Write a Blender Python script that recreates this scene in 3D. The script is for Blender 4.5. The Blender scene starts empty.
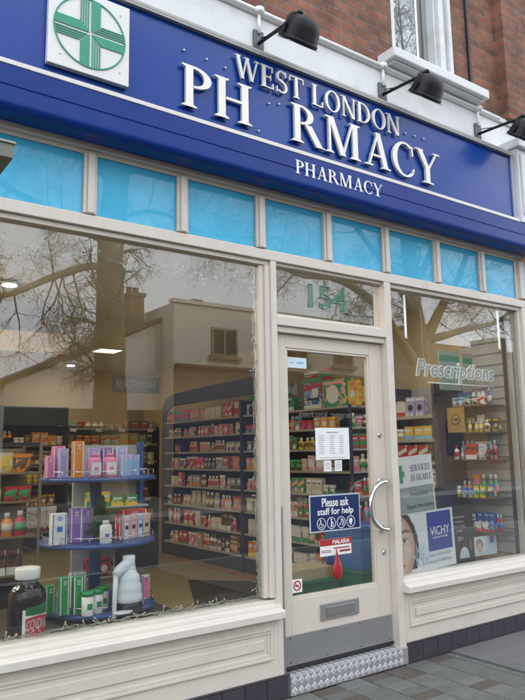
import bpy, bmesh, math, random
from mathutils import Vector, Matrix
from math import pi, sin, cos, radians
random.seed(7)
S = bpy.context.scene
COL = S.collection

# ------------------------------------------------------------------ camera, world, sun, exposure
cam = bpy.data.objects.new('camera', bpy.data.cameras.new('camera'))
COL.objects.link(cam)
cam.data.sensor_fit = 'VERTICAL'
cam.data.sensor_height = 24.0
cam.data.lens = 23.143
cam.data.clip_start = 0.05
cam.data.clip_end = 400
_r = Vector((0.81261957, -0.58254399, -0.01708641))
_u = Vector((-0.07357777, -0.13163256, 0.9885642))
_b = Vector((-0.57813126, -0.80206943, -0.14982948))
cam.matrix_world = Matrix(((_r.x, _u.x, _b.x, 0), (_r.y, _u.y, _b.y, -3.36898), (_r.z, _u.z, _b.z, 1.43027), (0, 0, 0, 1)))
S.camera = cam

SUN_EL, SUN_AZ = radians(38), radians(25)      # azimuth of the sun measured clockwise from +y
W = bpy.data.worlds.new('World'); S.world = W; W.use_nodes = True
nt = W.node_tree; bg = nt.nodes['Background']
sky = nt.nodes.new('ShaderNodeTexSky'); sky.sky_type = 'NISHITA'; sky.sun_disc = False
sky.sun_elevation = SUN_EL; sky.sun_rotation = SUN_AZ
sky.air_density = 1.0; sky.dust_density = 6.0; sky.ozone_density = 1.0
hs = nt.nodes.new('ShaderNodeHueSaturation'); hs.inputs['Saturation'].default_value = 0.22
nt.links.new(sky.outputs[0], hs.inputs['Color'])
# overcast: a near-even cloud deck over the Nishita sky, slightly mottled
tcw = nt.nodes.new('ShaderNodeTexCoord'); cn = nt.nodes.new('ShaderNodeTexNoise'); cn.inputs['Scale'].default_value = 2.2; cn.inputs['Detail'].default_value = 5
nt.links.new(tcw.outputs['Generated'], cn.inputs['Vector'])
cl = nt.nodes.new('ShaderNodeMix'); cl.data_type = 'RGBA'; cl.inputs[6].default_value = (5.4, 5.8, 6.4, 1); cl.inputs[7].default_value = (8.2, 8.6, 9.2, 1)
nt.links.new(cn.outputs[0], cl.inputs[0])
ov = nt.nodes.new('ShaderNodeMix'); ov.data_type = 'RGBA'; ov.inputs[0].default_value = 0.88
nt.links.new(hs.outputs[0], ov.inputs[6]); nt.links.new(cl.outputs[2], ov.inputs[7]); nt.links.new(ov.outputs[2], bg.inputs[0])
bg.inputs[1].default_value = 0.15
sl = bpy.data.lights.new('sun', 'SUN'); sl.energy = 1.4; sl.angle = radians(25); sl.color = (1.0, 0.96, 0.9)
so = bpy.data.objects.new('sun', sl); COL.objects.link(so)
_d = Vector((sin(SUN_AZ) * cos(SUN_EL), cos(SUN_AZ) * cos(SUN_EL), sin(SUN_EL)))
so.rotation_euler = _d.to_track_quat('Z', 'Y').to_euler()
so.location = _d * 30
S.view_settings.view_transform = 'Standard'; S.view_settings.look = 'None'
S.view_settings.exposure = 1.36; S.view_settings.gamma = 1
S.view_settings.use_curve_mapping = False
S.render.engine = 'CYCLES'
S.cycles.use_denoising = True
S.cycles.max_bounces = 8; S.cycles.diffuse_bounces = 4; S.cycles.glossy_bounces = 4
S.cycles.transparent_max_bounces = 24; S.cycles.transmission_bounces = 6
S.cycles.caustics_reflective = False; S.cycles.caustics_refractive = False
S.cycles.sample_clamp_indirect = 4.0

# ------------------------------------------------------------------ materials
def lin(c):
    c = c / 255.0
    return c / 12.92 if c <= 0.04045 else ((c + 0.055) / 1.055) ** 2.4
def rgb(r, g, b): return (lin(r), lin(g), lin(b))
MATS = {}
def mat(name, col, rough=0.5, metal=0.0, var=0.08, scale=9.0, bump=0.0, bscale=60.0, coat=0.0, emit=0.0, spec=0.5, stretch=None, dirt=0.0):
    """Principled surface with a soft procedural variation of value and roughness."""
    if name in MATS: return MATS[name]
    m = bpy.data.materials.new(name); m.use_nodes = True
    n, l = m.node_tree.nodes, m.node_tree.links
    p = n['Principled BSDF']
    p.inputs['Roughness'].default_value = rough; p.inputs['Metallic'].default_value = metal
    p.inputs['Specular IOR Level'].default_value = spec
    if coat: p.inputs['Coat Weight'].default_value = coat; p.inputs['Coat Roughness'].default_value = 0.06
    tc = n.new('ShaderNodeTexCoord'); mp = n.new('ShaderNodeMapping')
    if stretch: mp.inputs['Scale'].default_value = stretch
    l.new(tc.outputs['Object'], mp.inputs['Vector'])
    no = n.new('ShaderNodeTexNoise'); no.inputs['Scale'].default_value = scale; no.inputs['Detail'].default_value = 6
    no.inputs['Roughness'].default_value = 0.65
    l.new(mp.outputs[0], no.inputs['Vector'])
    mx = n.new('ShaderNodeMix'); mx.data_type = 'RGBA'
    lo = [max(0, c * (1 - var * 1.6)) for c in col]; hi = [min(1, c * (1 + var * 1.6)) for c in col]
    mx.inputs[6].default_value = (*lo, 1); mx.inputs[7].default_value = (*hi, 1)
    l.new(no.outputs[0], mx.inputs[0])
    out = mx.outputs[2]
    if dirt:
        n2 = n.new('ShaderNodeTexNoise'); n2.inputs['Scale'].default_value = 3.1; n2.inputs['Detail'].default_value = 9; n2.inputs['Roughness'].default_value = 0.75
        l.new(tc.outputs['Object'], n2.inputs['Vector'])
        cr = n.new('ShaderNodeValToRGB'); cr.color_ramp.elements[0].position = 0.52; cr.color_ramp.elements[1].position = 0.78
        cr.color_ramp.elements[1].color = (dirt, dirt, dirt, 1); cr.color_ramp.elements[0].color = (0, 0, 0, 1)
        l.new(n2.outputs[0], cr.inputs[0])
        m2 = n.new('ShaderNodeMix'); m2.data_type = 'RGBA'
        l.new(cr.outputs[0], m2.inputs[0]); l.new(out, m2.inputs[6])
        m2.inputs[7].default_value = (col[0] * .45, col[1] * .42, col[2] * .36, 1)
        out = m2.outputs[2]
    l.new(out, p.inputs['Base Color'])
    if bump:
        nb = n.new('ShaderNodeTexNoise'); nb.inputs['Scale'].default_value = bscale; nb.inputs['Detail'].default_value = 4
        l.new(mp.outputs[0], nb.inputs['Vector'])
        b = n.new('ShaderNodeBump'); b.inputs['Strength'].default_value = bump; b.inputs['Distance'].default_value = 0.004
        l.new(nb.outputs[0], b.inputs['Height']); l.new(b.outputs[0], p.inputs['Normal'])
    if emit:
        p.inputs['Emission Color'].default_value = (*col, 1); p.inputs['Emission Strength'].default_value = emit
    MATS[name] = m
    return m

def glass_mat(name, ior=1.5, tint=(0.96, 0.97, 0.96)):
    if name in MATS: return MATS[name]
    m = bpy.data.materials.new(name); m.use_nodes = True
    n, l = m.node_tree.nodes, m.node_tree.links
    for x in list(n): n.remove(x)
    o = n.new('ShaderNodeOutputMaterial'); mx = n.new('ShaderNodeMixShader')
    tr = n.new('ShaderNodeBsdfTransparent'); tr.inputs[0].default_value = (*tint, 1)
    gl = n.new('ShaderNodeBsdfGlossy'); gl.inputs['Roughness'].default_value = 0.0
    fr = n.new('ShaderNodeFresnel'); ge = n.new('ShaderNodeNewGeometry')
    mr = n.new('ShaderNodeMapRange'); mr.inputs['To Min'].default_value = ior; mr.inputs['To Max'].default_value = 1 / ior
    l.new(ge.outputs['Backfacing'], mr.inputs['Value']); l.new(mr.outputs[0], fr.inputs['IOR'])
    l.new(fr.outputs[0], mx.inputs[0]); l.new(tr.outputs[0], mx.inputs[1]); l.new(gl.outputs[0], mx.inputs[2])
    l.new(mx.outputs[0], o.inputs[0])
    MATS[name] = m
    return m

def brick_mat(name, axes, c1, c2, mortar, bw, bh, ms, dark=0.5, rough=0.85):
    m = bpy.data.materials.new(name); m.use_nodes = True
    n, l = m.node_tree.nodes, m.node_tree.links; p = n['Principled BSDF']; p.inputs['Roughness'].default_value = rough
    tc = n.new('ShaderNodeTexCoord'); se = n.new('ShaderNodeSeparateXYZ'); co = n.new('ShaderNodeCombineXYZ')
    l.new(tc.outputs['Object'], se.inputs[0]); l.new(se.outputs[axes[0]], co.inputs[0]); l.new(se.outputs[axes[1]], co.inputs[1])
    wn = n.new('ShaderNodeTexNoise'); wn.inputs['Scale'].default_value = 14
    l.new(co.outputs[0], wn.inputs['Vector'])
    wv = n.new('ShaderNodeMix'); wv.data_type = 'RGBA'; wv.blend_type = 'LINEAR_LIGHT'; wv.inputs[0].default_value = 0.006
    l.new(co.outputs[0], wv.inputs[6]); l.new(wn.outputs[1], wv.inputs[7])
    br = n.new('ShaderNodeTexBrick'); br.inputs['Scale'].default_value = 1; br.inputs['Brick Width'].default_value = bw
    br.inputs['Row Height'].default_value = bh; br.inputs['Mortar Size'].default_value = ms; br.inputs['Mortar Smooth'].default_value = 0.3
    br.inputs['Color1'].default_value = (*c1, 1); br.inputs['Color2'].default_value = (*c2, 1); br.inputs['Mortar'].default_value = (*mortar, 1)
    br.inputs['Bias'].default_value = -0.1
    l.new(wv.outputs[2], br.inputs['Vector'])
    no = n.new('ShaderNodeTexNoise'); no.inputs['Scale'].default_value = 5; no.inputs['Detail'].default_value = 9; no.inputs['Roughness'].default_value = .75
    l.new(tc.outputs['Object'], no.inputs['Vector'])
    cr = n.new('ShaderNodeValToRGB'); cr.color_ramp.elements[0].position = .3; cr.color_ramp.elements[1].position = .7
    cr.color_ramp.elements[0].color = (dark, dark, dark, 1); cr.color_ramp.elements[1].color = (1.15, 1.1, 1.05, 1)
    l.new(no.outputs[0], cr.inputs[0])
    mu = n.new('ShaderNodeMix'); mu.data_type = 'RGBA'; mu.blend_type = 'MULTIPLY'; mu.inputs[0].default_value = 1
    l.new(br.outputs[0], mu.inputs[6]); l.new(cr.outputs[0], mu.inputs[7]); l.new(mu.outputs[2], p.inputs['Base Color'])
    b = n.new('ShaderNodeBump'); b.inputs['Strength'].default_value = .6; b.inputs['Distance'].default_value = .006; b.invert = True
    l.new(br.outputs['Fac'], b.inputs['Height']); l.new(b.outputs[0], p.inputs['Normal'])
    MATS[name] = m
    return m

CREAM = mat('cream_paint', (0.64, 0.58, 0.51), rough=0.38, var=0.05, scale=5, bump=.16, bscale=35, dirt=.34)
CREAM_D = mat('cream_paint_door', (0.64, 0.575, 0.495), rough=0.33, var=0.04, scale=5, bump=.1, bscale=30, dirt=.15)
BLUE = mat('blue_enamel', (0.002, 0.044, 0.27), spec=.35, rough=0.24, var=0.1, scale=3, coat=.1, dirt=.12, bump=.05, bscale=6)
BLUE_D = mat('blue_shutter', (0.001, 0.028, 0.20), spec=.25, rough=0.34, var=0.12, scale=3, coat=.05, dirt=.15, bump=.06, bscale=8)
SILVER = mat('brushed_silver', (0.50, 0.49, 0.47), rough=0.38, metal=.75, var=.08, scale=20)
LETTER = mat('letter_ivory', (0.72, 0.70, 0.65), rough=0.35, metal=.25, var=.06, scale=30)
ALU_G = mat('grey_aluminium', (0.33, 0.33, 0.31), rough=0.5, metal=.4, var=.1)
WHITE = mat('white_paint', (0.68, 0.69, 0.70), rough=0.55, var=.06, scale=4, dirt=.45, bump=.1, bscale=20)
WHITE_V = mat('white_vinyl', (0.82, 0.82, 0.80), rough=0.45, var=.03)
GREEN_V = mat('green_vinyl', (0.02, 0.27, 0.17), rough=0.4, var=.05)
BLACK_M = mat('black_metal', (0.007, 0.007, 0.008), spec=.3, rough=0.5, var=.3, scale=30, bump=.1)
STEEL = mat('brushed_steel', (0.42, 0.42, 0.43), rough=0.42, metal=.8, var=.12, scale=12, stretch=(1, 1, 14), dirt=.2)
CHROME = mat('polished_steel', (0.62, 0.62, 0.63), rough=0.16, metal=1, var=.05)
TILE = mat('plum_tile', (0.050, 0.043, 0.055), rough=0.32, var=.25, scale=6, dirt=.25)
GROUT = mat('grout', (0.14, 0.13, 0.13), rough=.9)
FILM = mat('blue_film', (0.06, 0.53, 0.92), rough=0.55, var=.12, scale=4)
GLASS = glass_mat('window_glass', 1.8)
GLASS_C = glass_mat('clerestory_glass', 1.30)
NAVY = mat('navy_laminate', (0.020, 0.026, 0.075), rough=.45, var=.15)
NAVY_ST = mat('navy_stand', (0.035, 0.075, 0.24), rough=.35, var=.1)
WALLI = mat('interior_wall_paint', (0.56, 0.44, 0.27), rough=.75, var=.06)
CEIL = mat('ceiling_tile', (0.60, 0.61, 0.63), rough=.9, var=.05)
FLOORI = mat('shop_floor_vinyl', (0.33, 0.27, 0.135), rough=.28, var=.15, scale=3)
WOOD = mat('wood_strip', (0.36, 0.17, 0.06), rough=.4, var=.25, scale=5, stretch=(8, 1, 8))
DARK = mat('dark_trim', (0.018, 0.017, 0.018), rough=.6)
SHELF_G = mat('grey_shelf', (0.42, 0.42, 0.42), rough=.45)
ASPH = mat('asphalt', (0.05, 0.05, 0.052), rough=.9, var=.2, scale=40, bump=.5, bscale=200)
PAPER = mat('paper_white', (0.80, 0.80, 0.80), rough=.7, var=.02)
INK = mat('ink', (0.05, 0.05, 0.06), rough=.7)

# ------------------------------------------------------------------ mesh helpers
class MB:
    def __init__(s): s.v = []; s.f = []; s.m = []; s.sm = []
    def add(s, vs, fs, mi=0, smooth=False):
        o = len(s.v); s.v += [tuple(v) for v in vs]
        for f in fs: s.f.append([o + i for i in f]); s.m.append(mi); s.sm.append(smooth)
    def box(s, x0, x1, y0, y1, z0, z1, mi=0):
        s.add([(x0, y0, z0), (x1, y0, z0), (x1, y1, z0), (x0, y1, z0), (x0, y0, z1), (x1, y0, z1), (x1, y1, z1), (x0, y1, z1)],
              [(0, 3, 2, 1), (4, 5, 6, 7), (0, 1, 5, 4), (1, 2, 6, 5), (2, 3, 7, 6), (3, 0, 4, 7)], mi)
        return s
    def prism(s, pts, a, b, axis='y', mi=0, smooth=False):
        """closed 2-D outline pts extruded along axis from a to b"""
        n = len(pts)
        def P(p, t):
            return {'y': (p[0], t, p[1]), 'x': (t, p[0], p[1]), 'z': (p[0], p[1], t)}[axis]
        vs = [P(p, a) for p in pts] + [P(p, b) for p in pts]
        fs = [tuple(range(n)), tuple(reversed(range(n, 2 * n)))] + [(i, i + n, (i + 1) % n + n, (i + 1) % n) for i in range(n)]
        s.add(vs, fs, mi, smooth); return s
    def lathe(s, prof, c=(0, 0, 0), n=16, mi=0, smooth=True, sx=1, sy=1, mis=None):
        k = len(prof); vs = []
        for r, z in prof:
            for i in range(n):
                a = 2 * pi * i / n; vs.append((c[0] + r * cos(a) * sx, c[1] + r * sin(a) * sy, c[2] + z))
        o = len(s.v); s.v += vs
        for j in range(k - 1):
            for i in range(n):
                s.f.append([o + j * n + i, o + j * n + (i + 1) % n, o + (j + 1) * n + (i + 1) % n, o + (j + 1) * n + i])
                s.m.append(mis[j] if mis else mi); s.sm.append(smooth)
        s.f.append([o + i for i in reversed(range(n))]); s.m.append(mis[0] if mis else mi); s.sm.append(False)
        s.f.append([o + (k - 1) * n + i for i in range(n)]); s.m.append(mis[-1] if mis else mi); s.sm.append(False)
        return s
    def tube(s, path, r, n=8, mi=0, caps=True):
        path = [Vector(p) for p in path]; rs = r if isinstance(r, (list, tuple)) else [r] * len(path)
        o = len(s.v); prev = None
        for i, p in enumerate(path):
            t = (path[min(i + 1, len(path) - 1)] - path[max(i - 1, 0)])
            if t.length < 1e-9: t = Vector((0, 0, 1))
            t.normalize()
            if prev is None:
                a = Vector((0, 0, 1)) if abs(t.z) < .9 else Vector((1, 0, 0))
                u = t.cross(a).normalized()
            else:
                u = (prev - t * prev.dot(t))
                u = u.normalized() if u.length > 1e-6 else t.orthogonal().normalized()
            prev = u; w = t.cross(u)
            for k in range(n):
                a = 2 * pi * k / n; s.v.append(tuple(p + (u * cos(a) + w * sin(a)) * rs[i]))
        for i in range(len(path) - 1):
            for k in range(n):
                s.f.append([o + i * n + k, o + i * n + (k + 1) % n, o + (i + 1) * n + (k + 1) % n, o + (i + 1) * n + k]); s.m.append(mi); s.sm.append(n > 4)
        if caps:
            e = o + (len(path) - 1) * n
            s.f.append([o + k for k in reversed(range(n))]); s.m.append(mi); s.sm.append(False)
            s.f.append([e + k for k in range(n)]); s.m.append(mi); s.sm.append(False)
        return s
    def mesh(s, name, mats):
        me = bpy.data.meshes.new(name)
        me.from_pydata(s.v, [], s.f)
        me.polygons.foreach_set('material_index', s.m); me.polygons.foreach_set('use_smooth', s.sm)
        for m in (mats if isinstance(mats, (list, tuple)) else [mats]): me.materials.append(m)
        bm = bmesh.new(); bm.from_mesh(me); bmesh.ops.recalc_face_normals(bm, faces=bm.faces); bm.to_mesh(me); bm.free()
        me.update(); return me
    def build(s, name, mats, parent=None, bevel=0, label=None, loc=None):
        o = bpy.data.objects.new(name, s.mesh(name, mats)); COL.objects.link(o)
        if parent is not None: o.parent = parent
        if loc: o.location = loc
        if bevel:
            b = o.modifiers.new('edge', 'BEVEL'); b.width = bevel; b.segments = 2; b.limit_method = 'ANGLE'; b.angle_limit = radians(40)
        if label: o['label'] = label
        return o
def BX(*a): return MB().box(*a)
def thing(name, label, cat, loc=(0, 0, 0), group=None, rz=0):
    o = bpy.data.objects.new(name, None); COL.objects.link(o); o.location = loc; o.rotation_euler = (0, 0, rz)
    o.empty_display_size = .05
    o['label'] = label; o['category'] = cat
    if group: o['group'] = group
    return o
def tag(o, label, cat, group=None):
    o['label'] = label; o['category'] = cat
    if group: o['group'] = group
    return o
def struct(o): o['kind'] = 'structure'; return o
def copy_tree(o, parent=None):
    c = o.copy(); COL.objects.link(c)
    if parent is not None: c.parent = parent
    for ch in list(o.children): copy_tree(ch, c)
    return c

def text_bm(txt, w=None, h=None, size=.1, depth=.002, offset=0.0, shear=0.0, outline=0.0, space=1.0):
    """built-in lettering as a mesh lying in x/z, facing -y, centred on 0"""
    cu = bpy.data.curves.new('t', 'FONT'); cu.body = txt; cu.size = 1; cu.align_x = 'CENTER'; cu.align_y = 'CENTER'
    cu.shear = shear; cu.offset = offset; cu.space_character = space; cu.resolution_u = 4; cu.space_line = 1.05
    if outline: cu.fill_mode = 'NONE'; cu.bevel_depth = outline; cu.bevel_resolution = 1
    else: cu.extrude = .01
    ob = bpy.data.objects.new('t', cu); COL.objects.link(ob)
    dg = bpy.context.evaluated_depsgraph_get(); dg.update()
    me = bpy.data.meshes.new_from_object(ob.evaluated_get(dg))
    bpy.data.objects.remove(ob); bpy.data.curves.remove(cu)
    xs = [v.co.x for v in me.vertices]; ys = [v.co.y for v in me.vertices]
    cx, cy = (min(xs) + max(xs)) / 2, (min(ys) + max(ys)) / 2
    sx = w / (max(xs) - min(xs)) if w else None; sy = h / (max(ys) - min(ys)) if h else None
    if sx is None and sy is None: sx = sy = size
    sx = sx or sy; sy = sy or sx
    b = MB(); zs = depth / .02 if not outline else sy
    b.add([((v.co.x - cx) * sx, -v.co.z * zs, (v.co.y - cy) * sy) for v in me.vertices], [tuple(p.vertices) for p in me.polygons])
    bpy.data.meshes.remove(me)
    return b
def put_text(txt, x, y, z, m, parent, name='lettering', label=None, **k):
    return text_bm(txt, **k).build(name, m, parent, loc=(x, y, z), label=label)
def merge(dst, src, off, mi=0):
    o = len(dst.v); dst.v += [(a + off[0], b + off[1], c + off[2]) for a, b, c in src.v]
    dst.f += [[o + i for i in f] for f in src.f]; dst.m += [mi] * len(src.f); dst.sm += src.sm
    return dst

# ------------------------------------------------------------------ serif capitals
def glyph(ch):
    T, t, sh = .165, .055, .045
    def q(x0, y0, x1, y1): return [(x0, y0), (x1, y0), (x1, y1), (x0, y1)]
    def stem(x, w=T, ser=(.09, .09), y0=0, y1=1, top=True, bot=True):
        r = [q(x, y0, x + w, y1)]
        if bot: r.append([(x - ser[0], 0), (x + w + ser[1], 0), (x + w + ser[1], sh * .6), (x + w, sh * 1.5), (x, sh * 1.5), (x - ser[0], sh * .6)])
        if top: r.append([(x - ser[0], 1), (x - ser[0], 1 - sh * .6), (x, 1 - sh * 1.5), (x + w, 1 - sh * 1.5), (x + w + ser[1], 1 - sh * .6), (x + w + ser[1], 1)])
        return r
    def diag(x0, y0, x1, y1, w): return [(x0, y0), (x0 + w, y0), (x1 + w, y1), (x1, y1)]
    def arc(cx, cy, rx, ry, a0, a1, w0, w1, n=22):
        """ring segment, outer radii rx, ry; horizontal wall w0 at the sides, w1 at top and bottom"""
        o, i = [], []
        for k in range(n + 1):
            a = radians(a0 + (a1 - a0) * k / n)
            o.append((cx + rx * cos(a), cy + ry * sin(a))); i.append((cx + (rx - w0) * cos(a), cy + (ry - w1) * sin(a)))
        return o + i[::-1]
    def serif(x, y, up, w=.13): 
        return q(x - w, y if not up else y - sh, x + w, y + sh if not up else y)
    if ch == 'P': return stem(.09) + [arc(.28, .74, .40, .26, -90, 90, T, t), q(.27, 1 - t, .29, 1), q(.27, .48, .29, .48 + t)], .70
    if ch == 'H': return stem(.09) + stem(.66) + [q(.28, .48, .66, .48 + t * 1.2)], .96
    if ch == 'R': return stem(.09) + [arc(.28, .75, .38, .25, -90, 90, T, t), q(.27, 1 - t, .29, 1), q(.27, .50, .29, .50 + t), diag(.40, .52, .74, 0, .20), q(.74, 0, 1.0, sh * .7)], .96
    if ch == 'M': return stem(.10, t * 1.2, (.09, .09)) + [diag(.10, 1, .47, 0, T)] + [diag(.52, 0, .86, 1, t)] + stem(.88, T) + [q(0.0, 1 - sh, .2, 1)], 1.20
    if ch == 'A': return [diag(.12, 0, .47, 1, t), diag(.66, 0, .40, 1, T), q(.22, .30, .68, .30 + t), serif(.15, 0, False), serif(.75, 0, False, .16)], .93
    if ch == 'C': return [arc(.47, .5, .46, .52, 52, 308, T, t), [(.70, .93), (.77, .97), (.79, .66), (.75, .66)], [(.70, .07), (.77, .12), (.82, .28), (.78, .29)]], .84
    if ch == 'Y': return [q(.36, 0, .36 + T, .48), q(.25, 0, .66, sh), diag(.36, .46, .06, 1, T + .01), diag(.47, .46, .80, 1, t), serif(.14, 1, True, .15), serif(.82, 1, True, .12)], .93
    if ch == 'W': return [diag(.30, 0, .06, 1, T * .9), diag(.34, 0, .58, 1, t), diag(.78, 0, .52, 1, T * .9), diag(.84, 0, 1.12, 1, t), serif(.14, 1, True), serif(.60, 1, True), serif(1.13, 1, True, .12)], 1.26
    if ch == 'E': return stem(.09) + [q(.28, 0, .66, t), q(.28, 1 - t, .64, 1), q(.28, .48, .54, .48 + t), q(.62, 0, .68, .26), q(.60, .76, .65, 1), q(.52, .38, .56, .64)], .74
    if ch == 'S': return [arc(.32, .745, .28, .265, 40, 250, T * .72, t * 1.2), arc(.34, .265, .30, .275, -140, 70, T * .76, t * 1.2), [(.18, .60), (.30, .48), (.50, .40), (.56, .36), (.46, .53), (.26, .63)], q(.52, .76, .57, 1), q(.05, 0, .10, .26)], .68
    if ch == 'T': return stem(.33, T, (.1, .1), top=False) + [q(.02, 1 - t, .83, 1), q(.02, .74, .07, 1), q(.78, .74, .83, 1)], .86
    if ch == 'L': return stem(.09) + [q(.28, 0, .68, t), q(.63, 0, .69, .28)], .74
    if ch == 'O': return [arc(.50, .5, .48, .52, 0, 360, T, t, 36)], 1.0
    if ch == 'N': return stem(.12, t * 1.2, (.1, .1)) + [diag(.08, 1, .70, 0, T)] + stem(.80, t * 1.2, (.1, .1), bot=False) + [q(-.02, 1 - sh, .2, 1)], .98
    if ch == 'V': return [diag(.36, 0, .06, 1, T), diag(.42, 0, .78, 1, t), serif(.15, 1, True), serif(.80, 1, True, .12)], .92
    if ch == 'I': return stem(.10), .40
    if ch == 'B': return stem(.09) + [arc(.28, .76, .34, .24, -90, 90, T, t), arc(.28, .26, .40, .26, -90, 90, T, t), q(.27, 1 - t, .29, 1), q(.27, 0, .29, t), q(.27, .48, .29, .55)], .74
    if ch == 'D': return stem(.09) + [arc(.30, .5, .60, .5, -90, 90, T, t, 26), q(.27, 0, .31, t), q(.27, 1 - t, .31, 1)], .96
    return [], .4
def serif_text(b, txt, x0, x1, z0, h, y_front, depth, gap=.06):
    """fit the word between x0 and x1 with cap height h"""
    gl = [glyph(c) for c in txt]; tot = sum(g[1] for g in gl) + gap * (len(gl) - 1)
    k = (x1 - x0) / tot; x = x0
    for polys, w in gl:
        for i, p in enumerate(polys):
            e = i * .0004 * (depth / .02)
            b.prism([(x + px * k, z0 + pz * h) for px, pz in p], y_front + e, y_front + depth, 'y')
        x += (w + gap) * k
    return b

# ------------------------------------------------------------------ ground, road
ground = struct(BX(-150, 150, -150, 150, -.5, -.14).build('ground', mat('ground_tarmac', (.06, .06, .06), rough=.95, var=.2)))
road = struct(BX(-80, 80, -12, -4.6, -.135, -.12).build('road', ASPH))
kerb = struct(BX(-80, 80, -4.75, -4.6, -.135, 0.0).build('kerb', mat('granite_kerb', (.27, .27, .27), rough=.8, var=.2, scale=40)))
struct(BX(-80, 80, -12.15, -12, -.135, 0.0).build('kerb', MATS['granite_kerb']))
struct(BX(-80, 80, -30, -12.15, -.135, -.005).build('pavement', mat('far_paving', (.12, .115, .11), rough=.85, var=.15)))
# near pavement: real paving bricks, laid in rows along the shop front
rn = random.Random(3)
pv = MB()
pv.box(-80, 80, -4.6, 0.3, -.135, -.010, 4)
BW, BD, GAP = .205, .102, .006
j = 0; y = -.012
while y > -2.6:
    x = -2.6
    while x < 4.02:
        x1 = min(x + BW - GAP, 4.018)
        if x1 - x > .03:
            r = rn.random()
            mi = 0 if r < .40 else 1 if r < .74 else 2 if r < .93 else 3
            if j == 0 and 2.5 < x < 3.5 and rn.random() < .8: mi = 3
            dz = rn.uniform(-.0018, .0018)
            pv.add([(x, y - BD + GAP, -.008 + dz), (x1, y - BD + GAP, -.008 + dz), (x1, y, -.008 + dz), (x, y, -.008 + dz),
                    (x + .004, y - BD + GAP + .004, dz), (x1 - .004, y - BD + GAP + .004, dz), (x1 - .004, y - .004, dz), (x + .004, y - .004, dz)],
                   [(4, 5, 6, 7), (0, 1, 5, 4), (1, 2, 6, 5), (2, 3, 7, 6), (3, 0, 4, 7)], mi)
        x += BW
    y -= BD; j += 1
struct(pv.build('pavement', [
    mat('paver_grey', (.108, .112, .105), rough=.6, var=.25, scale=14, bump=.45, bscale=120, dirt=.6),
    mat('paver_green_grey', (.122, .130, .117), rough=.55, var=.25, scale=14, bump=.45, bscale=120, dirt=.6),
    mat('paver_pale', (.132, .134, .126), rough=.6, var=.15, scale=14, bump=.35, bscale=120, dirt=.3),
    mat('paver_brown', (.080, .066, .054), rough=.6, var=.3, scale=20, bump=.35, bscale=120),
    mat('paving_joint', (.045, .043, .040), rough=.95, var=.3, scale=30)]))
struct(BX(4.024, 60, -4.6, -.012, -.012, .012).build('pavement', mat('smooth_concrete', (.120, .120, .122), rough=.75, var=.16, scale=7, bump=.4, bscale=150, dirt=.5), bevel=.003))

# ------------------------------------------------------------------ the building
B = thing('shop_building', 'brick terrace building with cream timber shopfront, white band and upstairs sash window', 'building')
brick = brick_mat('red_brick', (0, 2), (.32, .130, .078), (.18, .080, .055), (.20, .16, .13), .225, .075, .009, dark=.35)
XL, XR = -2.2, 8.0
wall = MB()
wall.box(XL, 3.88, .12, .5, 4.45, 9.0); wall.box(4.66, XR, .12, .5, 4.45, 9.0); wall.box(3.88, 4.66, .12, .5, 6.9, 9.0)
wall.box(3.88, 4.66, .12, .5, 4.45, 4.50)
wall.build('brick_wall', brick, B)
pier = MB(); pier.box(5.30, XR, .02, .118, 4.45, 9.0); pier.build('brick_pier', brick, B)
for xa in (4.86,): BX(xa, xa + .022, .095, .119, 4.47, 9).build('corner_shade_strip', DARK, B)  # dark strip standing in for the shading at a brick corner step
BX(5.605, 9.0, .05, .5, 0, 4.449).build('neighbour_wall', brick, B)
bd = MB(); bd.box(XL, 5.6, .082, .5, 3.86, 4.40); bd.box(XL, 5.6, .06, .5, 4.40, 4.448)
bd.build('render_band', WHITE, B, bevel=.008)
# white surface conduit with junction boxes
cd = MB()
cd.tube([(XL, .058, 4.425), (5.2, .058, 4.425)], .016, 8)
for bx_ in (0.1, 1.3, 2.49, 3.69, 4.88):
    cd.tube([(bx_, .060, 4.42), (bx_, .060, 4.26)], .012, 8)
    cd.lathe([(.034, -.02), (.038, 0), (.034, .02)], (bx_, .056, 4.425), 12)
cd.build('cable_conduit', WHITE_V, B)
# upstairs sash window
wn = MB()
for (a, b_, c, d) in ((3.885, 3.945, 4.56, 6.85), (4.45, 4.655, 4.56, 6.85)): wn.box(a, b_, .14, .30, c, d)
wn.box(3.945, 4.45, .14, .3, 6.75, 6.85)
wn.box(4.47, 4.53, .10, .139, 4.56, 6.85); wn.box(4.60, 4.64, .10, .139, 4.56, 6.85)
wf = wn.build('sash_window', WHITE, B, bevel=.006)
sa = MB(); sa.box(3.945, 4.0, .22, .27, 4.58, 6.75); sa.box(4.40, 4.45, .22, .27, 4.58, 6.75); sa.box(4.0, 4.40, .22, .27, 4.58, 4.66); sa.box(4.0, 4.40, .22, .27, 5.65, 5.72)
sa.build('sash_frame', mat('sash_grey', (.30, .30, .29), rough=.5, dirt=.3), wf, bevel=.004)
BX(4.0, 4.40, .235, .241, 4.66, 5.65).build('glass', glass_mat('upper_glass', 2.4), wf)
BX(4.0, 4.40, .30, .304, 4.6, 5.7).build('blind', mat('blind_pale', (.22, .26, .30), rough=.8), wf)
BX(3.70, 4.90, -.06, .14, 4.468, 4.553).build('window_sill', WHITE, B, bevel=.012)
MB().box(3.74, 4.86, -.02, .10, 4.449, 4.4675).build('sill_moulding', WHITE, B, bevel=.01)
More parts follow.
